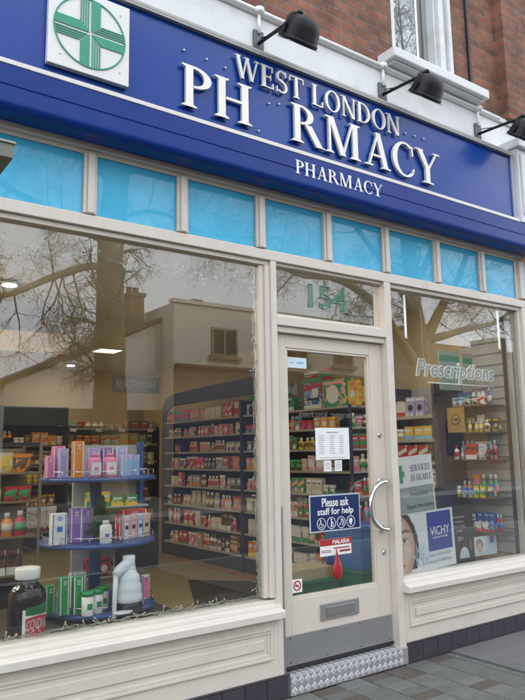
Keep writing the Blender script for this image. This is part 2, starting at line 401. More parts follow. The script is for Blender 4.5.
# right hand pilaster
pl = MB(); pl.box(5.075, 5.30, -.17, .08, 3.345, 4.02); pl.box(5.05, 5.34, -.21, .08, 4.021, 4.10); pl.box(5.105, 5.27, -.185, -.171, 3.42, 3.97)
pl.build('pilaster', WHITE, B, bevel=.008)
BX(5.42, 5.60, -.16, .08, 3.345, 4.1).build('neighbour_fascia_end', BLUE, B)
BX(5.34, 5.60, -.02, .30, 0.0, 3.06).build('party_pier', mat('buff_render', (.46, .40, .30), rough=.8, var=.1, dirt=.3), B, bevel=.01)

# --- shopfront joinery (face of the frame at y = 0)
X0, X1 = -2.2, 5.335
def part(name, boxes, m, bevel=.004, parent=B, label=None):
    b = MB()
    for a in boxes: b.box(*a)
    return b.build(name, m, parent, bevel=bevel, label=label)
part('head_rail', [(X0, X1, 0, .12, 3.095, 3.20), (X0, X1, -.018, -.0005, 3.135, 3.20)], CREAM)
part('head_bead', [(X0, X1, .03, .10, 3.070, 3.0945)], CREAM)
part('transom_rail', [(X0, X1, -.002, .12, 2.648, 2.712), (X0, X1, .030, .10, 2.7125, 2.728), (X0, 2.506, .022, .10, 2.618, 2.6475), (3.596, X1, .022, .10, 2.618, 2.6475), (2.55, 3.53, .022, .10, 2.628, 2.6475)], CREAM)
MX = [1.303 + .572 * k for k in range(-5, 8)]
for x in MX:
    if x > 5.2: continue
    part('mullion', [(x - .019, x + .019, .001, .12, 2.7285, 3.0695), (x - .037, x - .0195, .016, .10, 2.7285, 3.0695), (x + .0195, x + .037, .016, .10, 2.7285, 3.0695)], CREAM, .003)
part('post', [(5.235, 5.333, 0, .12, .505, 2.6478), (5.20, 5.2345, .026, .10, .56, 2.6175), (5.245, 5.333, 0, .12, 2.7285, 3.0695), (5.212, 5.2445, .026, .10, 2.7285, 3.0695)], CREAM)
part('post', [(2.506, 2.549, 0, .12, .0, 2.6478), (2.470, 2.5055, .016, .12, .57, 2.6175), (2.436, 2.4695, .034, .10, .57, 2.6175)], CREAM)
part('post', [(3.532, 3.596, 0, .12, .0, 2.6478), (3.5965, 3.618, .03, .10, .57, 2.6175)], CREAM)
part('door_head', [(2.5495, 3.5315, 0, .12, 2.232, 2.292), (2.5495, 3.5315, .026, .10, 2.2925, 2.31), (2.5495, 3.5315, .02, .12, 2.192, 2.2315)], CREAM)
part('steel_edge_strip', [(2.550, 2.560, -.002, .055, .13, 1.10)], STEEL, .001)
# clerestory panes: glass over blue film
for i, x in enumerate(MX):
    if x > 5.2: continue
    a, b_ = x + .037, min(x + .572 - .037, 5.212)
    p = BX(a, b_, .034, .040, 2.728, 3.070).build('clerestory_pane', GLASS_C, B)
    BX(a, b_, .043, .047, 2.728, 3.070).build('blue_film', FILM, p)
BX(X0, 2.436, .058, .064, .560, 2.618).build('window_pane', GLASS, B, label='large left display window pane')
BX(3.618, 5.20, .058, .064, .560, 2.618).build('window_pane', GLASS, B, label='right display window pane')
BX(2.549, 3.531, .060, .066, 2.31, 2.628).build('transom_pane', GLASS, B)
# sills
def sill(xa, xb):
    o = MB()
    o.prism([(-.055, .463), (-.055, .502), (-.045, .508), (-.018, .513), (-.016, .530), (.018, .536), (.020, .558), (.12, .560), (.12, .463)], xa, xb, 'x')
    return o.build('window_sill', mat('sill_paint', (.64, .595, .535), rough=.42, var=.04, dirt=.2, bump=.1, bscale=30), B, bevel=.003)
sill(X0, 2.528); sill(3.585, X1)
# stall risers with raised mouldings
def riser(xa, xb, panels):
    o = BX(xa, xb, 0, .12, .135, .4625).build('stall_riser', CREAM, B)
    for pa, pb in panels:
        z0, z1, w = .232, .412, .017
        m = MB()
        def fr(a, b_, c, d, w, ya, yb):
            m.box(a, b_, ya, yb, c, c + w); m.box(a, b_, ya, yb, d - w, d); m.box(a, a + w, ya, yb, c + w, d - w); m.box(b_ - w, b_, ya, yb, c + w, d - w)
        fr(pa, pb, z0, z1, w, -.012, -.0005)
        fr(pa + w + .0005, pb - w - .0005, z0 + w + .0005, z1 - w - .0005, w, -.006, -.0005)
        m.build('panel_moulding', CREAM, o, bevel=.004)
        BX(pa + .062, pb - .062, -.008, -.0005, z0 + .062, z1 - .062).build('raised_panel', CREAM, o, bevel=.004)
riser(X0, 2.5055, [(-2.0, .2), (.3, 2.462)]); riser(3.5965, X1, [(3.635, 5.28)])
# plinth of dark tiles
def plinth(xa, xb):
    g = BX(xa, xb, .004, .12, -.05, .134).build('plinth', GROUT, B)
    t = MB(); x = xa
    t.box(xa, xb, -.008, .004, .1215, .1345)
    while x < xb - .02:
        t.box(x, min(x + .150, xb), -.006, .0035, .0, .119); x += .154
    t.build('plinth_tiles', TILE, g, bevel=.0025)
plinth(-2.2, 2.585); plinth(3.5965, 5.335)
# door
D = thing('door', '', '', (0, 0, 0)); del D['label']; del D['category']; D.parent = B
part('stile', [(2.562, 2.658, .06, .105, .145, 2.19)], CREAM_D, .003, D)
part('stile', [(3.408, 3.53, .06, .105, .145, 2.19)], CREAM_D, .003, D)
part('door_rail', [(2.6585, 3.4075, .06, .105, 2.102, 2.19)], CREAM_D, .003, D)
part('door_rail', [(2.6585, 3.4075, .06, .105, .145, .528)], CREAM_D, .003, D)
part('glazing_bead', [(2.6585, 2.674, .066, .10, .5285, 2.1015), (3.392, 3.4075, .066, .10, .5285, 2.1015), (2.6745, 3.3915, .066, .10, .5285, .543), (2.6745, 3.3915, .066, .10, 2.087, 2.1015)], CREAM_D, .002, D)
BX(2.6745, 3.3915, .082, .088, .5435, 2.0865).build('glass', GLASS, D)
kp = BX(2.60, 3.522, .0565, .0595, .148, .322).build('kick_plate', STEEL, D, bevel=.001)
for x in (2.64, 2.93, 3.22, 3.49):
    for z in (.165, .305):
        sc = MB().lathe([(.005, 0), (.003, .002)], (0, 0, 0), 8); sc.v = [(x + a, .0563 - c, z + b_) for a, b_, c in sc.v]
        sc.build('screw', DARK, kp)
lb = part('letterbox', [(2.885, 3.215, .050, .0595, .372, .472)], STEEL, .003, D)
part('flap', [(2.93, 3.17, .044, .0495, .394, .450)], mat('letterbox_flap', (.36, .35, .34), rough=.4, metal=.8), .002, lb)
hd = MB(); pts = [(3.462, .06, 1.215), (3.462, -.012, 1.215)]
for k in range(0, 21):
    a = radians(90 + 180 * k / 20); pts.append((3.44 + .155 * cos(a), -.02, 1.055 + .16 * sin(a)))
pts += [(3.462, -.012, .895), (3.462, .06, .895)]
hd.tube(pts, .0145, 12)
for z in (1.215, .895):
    n0 = len(hd.v); hd.lathe([(.026, 0), (.026, .006), (.018, .008)], (0, 0, 0), 14); hd.v[n0:] = [(3.462 + a, .0595 - c, z + b_) for a, b_, c in hd.v[n0:]]
hd.build('pull_handle', CHROME, D)
for z in (.735, 1.535):
    lk = MB(); n0 = 0; lk.lathe([(.017, 0), (.017, .006), (.008, .008)], (0, 0, 0), 12); lk.v[n0:] = [(3.475 + a, .0595 - c, z + b_) for a, b_, c in lk.v[n0:]]
    lk.build('lock', CHROME, D)
part('weather_strip', [(2.562, 3.53, .052, .11, .13, .1445)], DARK, .001, D)

# doorstep of aluminium tread plate
DS = thing('doorstep', 'aluminium diamond tread-plate step under the cream glazed door', 'doorstep', (3.09, .05, 0))
BX(2.588 - 3.09, 3.594 - 3.09, -.061, .065, 0, .114).build('tread_plate', mat('tread_aluminium', (.36, .36, .375), rough=.5, metal=.4, var=.15, scale=18, dirt=.3), DS, bevel=.006)
dm = MB()
def rhomb(cx, cz, horizontal):
    a, b_, t = .0262, .0235, .0022
    if not horizontal:
        vs = [(cx - b_, -.0612, cz), (cx, -.0612, cz - a), (cx + b_, -.0612, cz), (cx, -.0612, cz + a), (cx - b_ * .8, -.0612 - t, cz), (cx, -.0612 - t, cz - a * .8), (cx + b_ * .8, -.0612 - t, cz), (cx, -.0612 - t, cz + a * .8)]
    else:
        vs = [(cx - b_, cz, .1142), (cx, cz - a, .1142), (cx + b_, cz, .1142), (cx, cz + a, .1142), (cx - b_ * .6, cz, .1142 + t), (cx, cz - a * .6, .1142 + t), (cx + b_ * .6, cz, .1142 + t), (cx, cz + a * .6, .1142 + t)]
    dm.add(vs, [(4, 5, 6, 7), (0, 1, 5, 4), (1, 2, 6, 5), (2, 3, 7, 6), (3, 0, 4, 7)])
k = 0
x = -.475
while x < .49:
    for z, sh_ in ((.0285, 0), (.0825, .0)):
        if x + sh_ < .48: rhomb(x + sh_, z, False)
    for yy in (-.03, .02): rhomb(x, yy, True)
    x += .0505
dm.build('raised_diamonds', mat('tread_bright', (.60, .60, .62), rough=.4, metal=.4, var=.1), DS)

# ------------------------------------------------------------------ fascia sign
F = thing('fascia_sign', 'long glossy blue fascia sign with raised ivory serif letters, one letter missing', 'shop sign', (1.5, -.12, 3.36))
def FP(b, name, m, bevel=0, label=None, parent=F):
    b.v = [(x - 1.5, y + .12, z - 3.36) for x, y, z in b.v]
    return b.build(name, m, parent, bevel=bevel, label=label)
FP(BX(X0, 5.03, -.12, .08, 3.362, 3.955), 'panel', BLUE, .002)
FP(BX(5.0305, 5.0745, -.135, .08, 3.345, 3.975), 'end_cap', mat('pale_blue_grey', (.42, .44, .52), rough=.45, dirt=.2), .004)
FP(MB().box(X0, 5.03, -.150, .08, 3.9555, 3.978).box(X0, 5.03, -.150, -.1205, 3.940, 3.955), 'top_trim', ALU_G, .003)
FP(BX(X0, 5.03, -.176, -.1205, 3.3345, 3.3615), 'silver_strip', SILVER, .003)
box = MB()
prof = [(.0, 3.334), (-.172, 3.334), (-.172, 3.232), (-.167, 3.228), (-.167, 3.224), (-.172, 3.220), (-.172, 3.15)]
for k in range(1, 7): a = radians(90 * k / 6); prof.append((-.172 + .045 * (1 - cos(a)), 3.15 - .045 * sin(a)))
prof += [(-.05, 3.105), (-.05, 3.125), (0, 3.125)]
box.prism([(p[0], p[1] + (.10 if i > 7 and p[1] < 3.12 and p[0] > -.06 and False else 0)) for i, p in enumerate(prof)], X0, 5.9, 'x')
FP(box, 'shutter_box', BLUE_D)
FP(BX(X0, 5.334, -.049, -.019, 3.165, 3.21), 'soffit', DARK)
def letters(spec, z0, h, depth=.022, yf=-.166):
    b = MB()
    for txt, a, c in spec: serif_text(b, txt, a, c, z0, h, yf, depth)
    return b
def raised(txt, x0, x1, z0, h, depth, gap=.06):
    gl = [glyph(c) for c in txt]; k = (x1 - x0) / (sum(g[1] for g in gl) + gap * (len(gl) - 1)); x = x0
    for c, g in zip(txt, gl):
        FP(serif_text(MB(), c, x, x + g[1] * k, z0, h, -.152, depth), 'letter', LETTER, label='%s raised serif letter %s' % ('large' if h > .2 else 'small', c))
        x += (g[1] + gap) * k
raised('PH', 1.775, 2.285, 3.432, .262, .020); raised('RMACY', 2.585, 4.045, 3.432, .262, .020)
raised('WEST', 2.15, 2.70, 3.733, .150, .016); raised('LONDON', 2.765, 3.62, 3.733, .150, .016)
FP(letters([('PHARMACY', 2.59, 3.375)], 3.197, .092, .003, -.1755), 'lettering', WHITE_V, label='small flat white serif letters PHARMACY on the shutter box')
for x, z in ((1.80, 3.79), (1.955, 3.785), (2.09, 3.775), (2.335, 3.43), (2.42, 3.64), (2.50, 3.66), (3.70, 3.79), (3.80, 3.795), (3.90, 3.80)):
    st = MB(); n0 = 0; st.lathe([(.0065, 0), (.0065, .014), (.004, .016)], (0, 0, 0), 8); st.v[n0:] = [(x + a, -.1205 - c, z + b_) for a, b_, c in st.v[n0:]]
    FP(st, 'fixing_stud', LETTER)

# square cross sign
CS = thing('cross_sign', 'square white sign with striped green pharmacy cross in a circle', 'sign', (1.215, -.13, 3.66))
BX(-.225, .225, -.028, .006, -.235, .235).build('plate', mat('sign_white', (.72, .72, .70), rough=.35, var=.06, dirt=.12), CS, bevel=.003)
em = MB(); yF, yB = -.0335, -.0284
def q2(x0, x1, z0, z1): em.box(x0, x1, yF, yB, z0, z1)
R_ = .200; n = 48
for k in range(n):
    a0, a1 = 2 * pi * k / n, 2 * pi * (k + 1) / n
    em.prism([(R_ * cos(a0), R_ * sin(a0)), (R_ * cos(a1), R_ * sin(a1)), ((R_ - .007) * cos(a1), (R_ - .007) * sin(a1)), ((R_ - .007) * cos(a0), (R_ - .007) * sin(a0))], yF, yB)
w, L = .055, .186
for (sx, sz) in ((1, 0), (0, 1), (-1, 0), (0, -1)):
    # rotate a right-hand arm (solid lower half, striped upper half) round the centre
    def rp(px, pz):
        return (px * sx - pz * sz, px * sz + pz * sx)
    em.prism([rp(.006, -.004), rp(.058, -w), rp(L, -w), rp(L + .008, -.004)], yF, yB)
    for t in range(4):
        z = .010 + t * .0135
        em.prism([rp(z + .004, z), rp(L + .006 - t * .003, z), rp(L + .006 - t * .003, z + .0062), rp(z + .010, z + .0062)], yF, yB)
em.build('cross_emblem', GREEN_V, CS)
for x in (-.16, .17):
    for z in (-.17, .17):
        sc = MB(); n0 = 0; sc.lathe([(.005, 0), (.004, .003)], (0, 0, 0), 8); sc.v[n0:] = [(x + a, -.0285 - c, z + b_) for a, b_, c in sc.v[n0:]]
        sc.build('screw', STEEL, CS)

# ------------------------------------------------------------------ floodlights over the fascia
def floodlight(x, label):
    f = thing('floodlight', label, 'floodlight', (x, .08, 4.20), 'black floodlights above the fascia')
    BX(-.042, .042, -.016, -.0005, -.05, .085).build('wall_bracket', mat('bracket_grey', (.10, .11, .12), rough=.5, metal=.3, dirt=.2), f, bevel=.003)
    MB().tube([(0, -.016, -.01), (.012, -.26, -.02), (.02, -.43, -.03)], .0125, 8).build('arm', BLACK_M, f)
    y = MB(); p = []
    for k in range(13):
        a = radians(180 * k / 12); p.append((.02 + .105 * cos(a), -.435, -.125 + .10 * sin(a)))
    p = [(.125, -.435, -.16)] + p + [(-.085, -.435, -.16)]
    y.tube(p, .009, 6); y.lathe([(.02, -.012), (.024, 0), (.02, .012)], (.02, -.435, -.022), 10)
    y.build('yoke', BLACK_M, f)
    # head: pressed housing, glass face tilted down towards the wall
    h = MB(); M = Matrix.Translation((.02, -.435, -.165)) @ Matrix.Scale(1.08, 4) @ Matrix.Rotation(radians(-52), 4, 'X')
    secs = [(-.100, .03, .024), (-.092, .062, .048), (-.070, .088, .068), (-.035, .106, .082), (.03, .114, .090), (.034, .120, .096), (.050, .120, .096)]
    N = 20; vs = []
    for (yy, a, b_) in secs:
        for k in range(N):
            t = 2 * pi * k / N; c, s_ = cos(t), sin(t); e = .72
            vs.append(M @ Vector((a * math.copysign(abs(c) ** e, c), yy, b_ * math.copysign(abs(s_) ** e, s_))))
    fs = []
    for j in range(len(secs) - 1):
        for k in range(N): fs.append((j * N + k, j * N + (k + 1) % N, (j + 1) * N + (k + 1) % N, (j + 1) * N + k))
    fs += [tuple(range(N)), tuple(range((len(secs) - 1) * N, len(secs) * N))]
    h.add(vs, fs, 0, True)
    for k in (-1, 1):    # hinge lugs of the housing
        n0 = len(h.v); h.box(k * .118 - .006, k * .118 + .006, -.03, .02, -.015, .015)
        h.v[n0:] = [tuple(M @ Vector(v)) for v in h.v[n0:]]
    hd_ = h.build('lamp_head', BLACK_M, f, bevel=.004)
    g = MB().box(-.105, .105, .0525, .056, -.08, .08); g.v = [tuple(M @ Vector(v)) for v in g.v]
    g.build('lens', mat('lamp_glass', (.25, .26, .27), rough=.08, var=.05), hd_)
    cb = MB(); cb.tube([(.09, -.40, -.08), (.14, -.36, .0), (.11, -.26, .03), (.05, -.12, .02), (.02, -.01, .04)], .004, 5); cb.build('cable', BLACK_M, f)
    return f
f0 = floodlight(2.49, 'black floodlight on arm nearest the square cross sign')
for x, lb_ in ((3.685, 'black floodlight on arm just below the upstairs window sill'), (4.88, 'black floodlight on arm over the right end of the fascia')):
    c = copy_tree(f0); c.location.x = x; c['label'] = lb_

# neighbour's grey projecting box at the left edge
aw = BX(-.75, .675, -.80, -.002, 2.575, 2.632)
aw.box(-.75, .682, -.808, -.002, 2.6325, 2.642, 1)
tag(aw.build('projecting_canopy', [mat('canopy_grey_green', (.17, .17, .14), rough=.5, dirt=.2), mat('canopy_edge', (.36, .37, .32), rough=.5)], bevel=.003), 'grey-green flat canopy end jutting in front of the leftmost blue pane', 'canopy')

# ------------------------------------------------------------------ shop interior shell
struct(BX(XL, 5.3, .125, 7.4, .02, .12).build('shop_floor', FLOORI))
struct(BX(XL, 5.3, .125, 7.4, 2.80, 2.9).build('shop_ceiling', CEIL))
part('interior_wall', [(5.14, 5.30, .125, 7.4, .12, 2.80), (XL, XL + .1, .125, 7.4, .12, 2.8), (XL + .1, 5.139, 7.3, 7.4, .12, 2.8)], WALLI, 0)
part('lintel_lining', [(XL + .1, 5.138, .121, .30, 2.72, 2.7995)], CEIL, 0)
part('window_lining', [(5.128, 5.139, .066, .119, .56, 2.72)], mat('lining_grey', (.50, .48, .43), rough=.6), 0)
struct(BX(4.14, 4.29, .9, 5.2, .1205, .126).build('floor_strip', WOOD))
BXm = mat('mat_ribbed', (.035, .028, .022), rough=.95, var=.3, scale=60)
dmz = MB(); dmz.prism([(2.75, .6), (4.0, .6), (4.05, 2.55), (3.62, 3.05), (3.1, 2.0)], .1205, .130, 'z'); 
tag(dmz.build('entrance_mat', BXm), 'dark ribbed entrance mat on the shop floor behind the window', 'mat')
bk = MB(); bk.box(.2, 2.12, 2.6, 6.2, 2.34, 2.52)
tag(bk.build('ceiling_bulkhead', mat('bulkhead_ochre', (.42, .31, .17), rough=.7)), 'ochre dropped bulkhead box under the shop ceiling at the left', 'bulkhead')
FILL_LAMP = mat('fill_panel', (1.0, .93, .80), emit=12.0)  # fill panels added out of view to brighten the interior
LAMP2 = mat('lamp_panel_warm', (1.0, .88, .68), emit=1.6)
LIT = mat('lamp_spot', (1.0, .84, .58), emit=70.0)
li = 0
for x, y, w_, m_, k_ in ((.7, .38, 'added out of view over the left end of the big window', FILL_LAMP, .15), (1.9, .38, 'added out of view over the round display stand', FILL_LAMP, .15), (3.05, .38, 'added out of view just inside the door', FILL_LAMP, .15), (4.25, .38, 'added out of view over the right window', FILL_LAMP, .15),
                     (3.5, 5.0, 'over the navy unit', LAMP2, .15),
                     (-.2, 1.5, 'added out of view in the left aisle, nearest the window', FILL_LAMP, .3), (-.2, 3.0, 'added out of view in the left aisle, second from the window', FILL_LAMP, .3), (-.2, 4.5, 'added out of view in the left aisle, third from the window', FILL_LAMP, .3), (.6, 6.2, 'added out of view in the left aisle, by the back wall', FILL_LAMP, .3), (-1.3, 2.3, 'against the left party wall, added out of view', FILL_LAMP, .3), (-1.3, 4.4, 'deeper in by the left party wall, added out of view', FILL_LAMP, .3)):
    t = thing('ceiling_light', 'square recessed ceiling light panel ' + w_, 'ceiling light', (x, y, 2.80), 'recessed ceiling lights')
    g_ = k_ + .02; MB().box(-g_, -k_, -g_, g_, -.012, -.0005).box(k_, g_, -g_, g_, -.012, -.0005).box(-k_, k_, -g_, -k_, -.012, -.0005).box(-k_, k_, k_, g_, -.012, -.0005).build('frame', WHITE_V, t)
    BX(-k_ + .001, k_ - .001, -k_ + .001, k_ - .001, -.008, -.001).build('diffuser', m_, t)
for x, y, w_ in ((1.42, 2.0, 'bright round ceiling spotlight behind the top left of the big window'), (2.75, 5.4, 'small ceiling spotlight washing the back wall, left one'), (3.55, 6.5, 'small ceiling spotlight by the back wall, right one')):
    t = thing('spotlight', w_, 'spotlight', (x, y, 2.80), 'round ceiling spotlights')
    MB().lathe([(.075, 0), (.075, -.02), (.06, -.03)], (0, 0, -.0005), 16).build('rim', CHROME, t)
    MB().lathe([(.055, -.031), (.05, -.036), (.02, -.04)], (0, 0, 0), 16).build('bulb', LIT, t)

# hanging department sign
t = thing('hanging_sign', 'dark hanging sign reading BEAUTY CARE above the far shelves', 'sign', (2.98, 3.0, 2.14))
BX(-.26, .26, -.012, .012, -.085, .085).build('board', mat('sign_black', (.012, .014, .02), rough=.4), t, bevel=.002)
put_text('BEAUTY CARE', 0, -.0145, 0, mat('sign_grey_letters', (.30, .32, .34)), t, w=.44, h=.075)
for x in (-.2, .2): MB().tube([(x, 0, .085), (x, 0, .66)], .003, 5).build('hanging_wire', STEEL, t)

# ------------------------------------------------------------------ products
PAL = {'white': (.72, .71, .68), 'red': (.55, .03, .03), 'pink': (.72, .20, .36), 'orange': (.75, .26, .03), 'yellow': (.75, .52, .06), 'green': (.04, .30, .10),
       'pale green': (.35, .55, .28), 'blue': (.04, .14, .48), 'light blue': (.24, .46, .66), 'purple': (.26, .12, .42), 'cream': (.66, .56, .40), 'brown': (.16, .075, .035),
       'black': (.02, .02, .022), 'teal': (.03, .33, .34), 'grey': (.35, .35, .35), 'lilac': (.40, .36, .66), 'peach': (.72, .40, .26)}
def pm(c): return mat('plastic_' + c.replace(' ', '_'), PAL[c], rough=.35, var=.06, scale=30)
def print_mat(c, c2):
    """printed card: body colour with blocks and small marks of a second ink"""
    nm = 'printed_%s_%s' % (c.replace(' ', '_'), c2.replace(' ', '_'))
    if nm in MATS: return MATS[nm]
    m = bpy.data.materials.new(nm); m.use_nodes = True
    n, l = m.node_tree.nodes, m.node_tree.links; p = n['Principled BSDF']; p.inputs['Roughness'].default_value = .4
    tc = n.new('ShaderNodeTexCoord'); oi = n.new('ShaderNodeObjectInfo'); vo = n.new('ShaderNodeTexVoronoi'); vo.inputs['Scale'].default_value = 26
    vo.distance = 'CHEBYCHEV'
    l.new(tc.outputs['Object'], vo.inputs['Vector'])
    br = n.new('ShaderNodeTexBrick'); br.inputs['Scale'].default_value = 1; br.inputs['Brick Width'].default_value = .03; br.inputs['Row Height'].default_value = .011; br.inputs['Mortar Size'].default_value = .003
    br.inputs['Color1'].default_value = (0, 0, 0, 1); br.inputs['Color2'].default_value = (.75, .75, .75, 1); br.inputs['Mortar'].default_value = (1, 1, 1, 1)
    se = n.new('ShaderNodeSeparateXYZ'); co = n.new('ShaderNodeCombineXYZ'); ad = n.new('ShaderNodeMath')
    l.new(tc.outputs['Object'], se.inputs[0]); l.new(se.outputs[0], ad.inputs[0]); l.new(se.outputs[1], ad.inputs[1]); l.new(ad.outputs[0], co.inputs[0]); l.new(se.outputs[2], co.inputs[1])
    l.new(co.outputs[0], br.inputs['Vector'])
    cr = n.new('ShaderNodeValToRGB'); cr.color_ramp.interpolation = 'CONSTANT'
    cr.color_ramp.elements[0].position = 0; cr.color_ramp.elements[0].color = (1, 1, 1, 1); cr.color_ramp.elements[1].position = .42; cr.color_ramp.elements[1].color = (0, 0, 0, 1)
    l.new(vo.outputs['Color'], cr.inputs[0])
    m1 = n.new('ShaderNodeMix'); m1.data_type = 'RGBA'; m1.inputs[6].default_value = (*PAL[c], 1); m1.inputs[7].default_value = (*PAL[c2], 1)
    l.new(cr.outputs[0], m1.inputs[0])
    m2 = n.new('ShaderNodeMix'); m2.data_type = 'RGBA'; m2.blend_type = 'MULTIPLY'; m2.inputs[0].default_value = .45
    l.new(m1.outputs[2], m2.inputs[6]); l.new(br.outputs[0], m2.inputs[7])
    l.new(m2.outputs[2], p.inputs['Base Color'])
    MATS[nm] = m; return m
PROTO = {}
def proto(kind, c, c2, w, h, v=0):
    """mesh for one product, base at 0, facing -y"""
    key = (kind, c, c2, round(w, 3), round(h, 3), v)
    if key in PROTO: return PROTO[key]
    b = MB()
    if kind == 'carton':
        d = w * .55; b.box(-w / 2, w / 2, -d / 2, d / 2, 0, h, 0)
        y0, y1, y2 = -d / 2 - .0002, -d / 2 - .0012, -d / 2 - .0022
        if v == 0:
            b.box(-w * .43, w * .43, y1, y0, h * .52, h * .88, 1); b.box(-w * .36, w * .30, y2, y1 - .0001, h * .62, h * .70, 2)
        elif v == 1:
            b.box(-w * .5, w * .5, y1, y0, 0, h * .30, 1); b.box(-w * .35, w * .35, y1, y0, h * .62, h * .80, 2); b.box(-w * .35, w * .1, y1, y0, h * .48, h * .53, 2)
        elif v == 2:
            b.prism([(-w * .5, h * .35), (w * .5, h * .65), (w * .5, h * .9), (-w * .5, h * .6)], y1, y0, 'y', 1); b.prism([(w * .15 + w * .2 * cos(k * pi / 5), h * .22 + w * .2 * sin(k * pi / 5)) for k in range(10)], y1, y0, 'y', 2)
        else:
            b.prism([(w * .3 * cos(k * pi / 7), h * .45 + w * .3 * sin(k * pi / 7)) for k in range(14)], y1, y0, 'y', 2); b.box(-w * .42, w * .42, y1, y0, h * .80, h * .92, 1)
        mats = [print_mat(c, c2), pm(c2), pm('white' if c2 != 'white' else 'black')]
    elif kind == 'bottle':
        r = w / 2
        b.lathe([(r * .92, 0), (r, h * .03), (r, h * .2), (r * 1.01, h * .201), (r * 1.01, h * .55), (r, h * .551), (r, h * .62), (r * .80, h * .70), (r * .42, h * .76), (r * .42, h * .8), (r * .5, h * .801), (r * .5, h * .98), (r * .42, h)], n=12,
                mis=[0, 0, 0, 1, 1, 0, 0, 0, 0, 2, 2, 2], sy=.7)
        mats = [pm(c), print_mat(c2, c if c != c2 else 'black'), pm('white' if c != 'white' else c2)]
    elif kind == 'tub':
        r = w / 2
        b.lathe([(r * .95, 0), (r, h * .04), (r, h * .15), (r * 1.01, h * .151), (r * 1.01, h * .62), (r, h * .621), (r, h * .68), (r * 1.06, h * .69), (r * 1.06, h * .97), (r, h)], n=14, mis=[0, 0, 0, 1, 1, 0, 2, 2, 2])
        mats = [pm(c), print_mat(c2, c if c != c2 else 'black'), pm(c2)]
    else:   # pouch: a hanging packet, pillowed, with a header card
        vs = []
        for i in range(5):
            for jx in range(5):
                u, v = i / 4, jx / 4; bul = .012 * sin(pi * u) * sin(pi * v) + .003
                vs.append(((v - .5) * w, -bul, u * h * .82))
        fs = [(i * 5 + jx, i * 5 + jx + 1, (i + 1) * 5 + jx + 1, (i + 1) * 5 + jx) for i in range(4) for jx in range(4)]
        b.add(vs, fs, 0, True); b.box(-w / 2, w / 2, -.003, .008, 0, h * .8, 0); b.box(-w * .52, w * .52, -.005, .004, h * .801, h, 1)
        mats = [print_mat(c, c2), pm(c2)]
    PROTO[key] = b.mesh(kind, mats)
    return PROTO[key]
ORD = ['first', 'second', 'third', 'fourth', 'fifth', 'sixth', 'seventh', 'eighth', 'ninth', 'tenth', 'eleventh', 'twelfth', 'thirteenth', 'fourteenth', 'fifteenth', 'sixteenth', 'seventeenth', 'eighteenth', 'nineteenth', 'twentieth'] + ['%d-th' % k for k in range(21, 60)]
SHOWN = {'n': 0}
def product(kind, c, c2, w, h, loc, rz=0, label=None, group=None, v=0):
    o = bpy.data.objects.new(kind, proto(kind, c, c2, w, h, v)); COL.objects.link(o)
    o.location = loc; o.rotation_euler = (0, 0, rz)
    o['category'] = kind
    if label: o['label'] = label
    if group: o['group'] = group
    SHOWN['n'] += 1
    return o
def fill(rng, p0, d, length, face, kinds, cols, hmax, where, group, wr=(.05, .09), dens=1.0):
    """put runs of products along p0 + d*t; face = rotation so that fronts look out of the shelf"""
    d = Vector(d); p0 = Vector(p0); t = .02; items = []
    while t < length - .05:
        kind = rng.choice(kinds); c = rng.choice(cols); c2 = rng.choice([x for x in cols if x != c] + ['white'])
        w = rng.uniform(*wr) * {'carton': 1.1, 'bottle': .8, 'tub': .95, 'pouch': 1.3}[kind]
        h = min(hmax, rng.uniform(.68, 1.0) * hmax * (.8 if kind == 'tub' else 1))
        w, h = round(w, 2), round(h, 2); v = rng.randrange(4) if kind == 'carton' else 0
        for k in range(rng.choice((1, 1, 2, 2, 3))):
            if t + w > length: break
            if rng.random() > dens: t += w; continue
            jit = rng.uniform(-.012, .012)
            n_ = Vector((-sin(face), cos(face), 0))   # into the shelf
            o = product(kind, c, c2, w, h, p0 + d * (t + w / 2) + n_ * (w * .35 + jit + .012), face + rng.uniform(-.07, .07), None, group, v)
            items.append((o, kind, c, c2)); t += w + rng.uniform(.003, .012)
        t += rng.uniform(0, .02)
    seen = {}
    for o, kind, c, c2 in items:
        seen.setdefault((kind, c), []).append(o)
    for (kind, c), L_ in seen.items():
        for k, o in enumerate(L_):
            if len(L_) == 1: o['label'] = 'the only %s %s on the %s' % (c, kind, where)
            else: o['label'] = '%s %s %s from the left, %s' % (ORD[k], c, kind, where)

rng = random.Random(21)
ALLC = list(PAL)
BRIGHT = ['white', 'red', 'pink', 'orange', 'yellow', 'green', 'blue', 'light blue', 'cream', 'peach', 'purple']
WARM = ['cream', 'brown', 'white', 'red', 'peach', 'pink', 'orange', 'yellow', 'light blue']
PALE = ['white', 'cream', 'pale green', 'light blue', 'grey', 'pink', 'white', 'yellow']

def shelving(name, label, pieces):
    u = thing(name, label, 'shelving', pieces['loc'])
    L0 = pieces['loc']
    for nm, m, boxes in pieces['parts']:
        for bx_ in boxes:
            b = MB()
            b.box(bx_[0] - L0[0], bx_[1] - L0[0], bx_[2] - L0[1], bx_[3] - L0[1], bx_[4] - L0[2], bx_[5] - L0[2])
            b.build(nm, m, u, bevel=.002)
    return u
STRIP = mat('price_strip', (.36, .34, .30), rough=.5, var=.25, scale=60, stretch=(1, 1, .05))
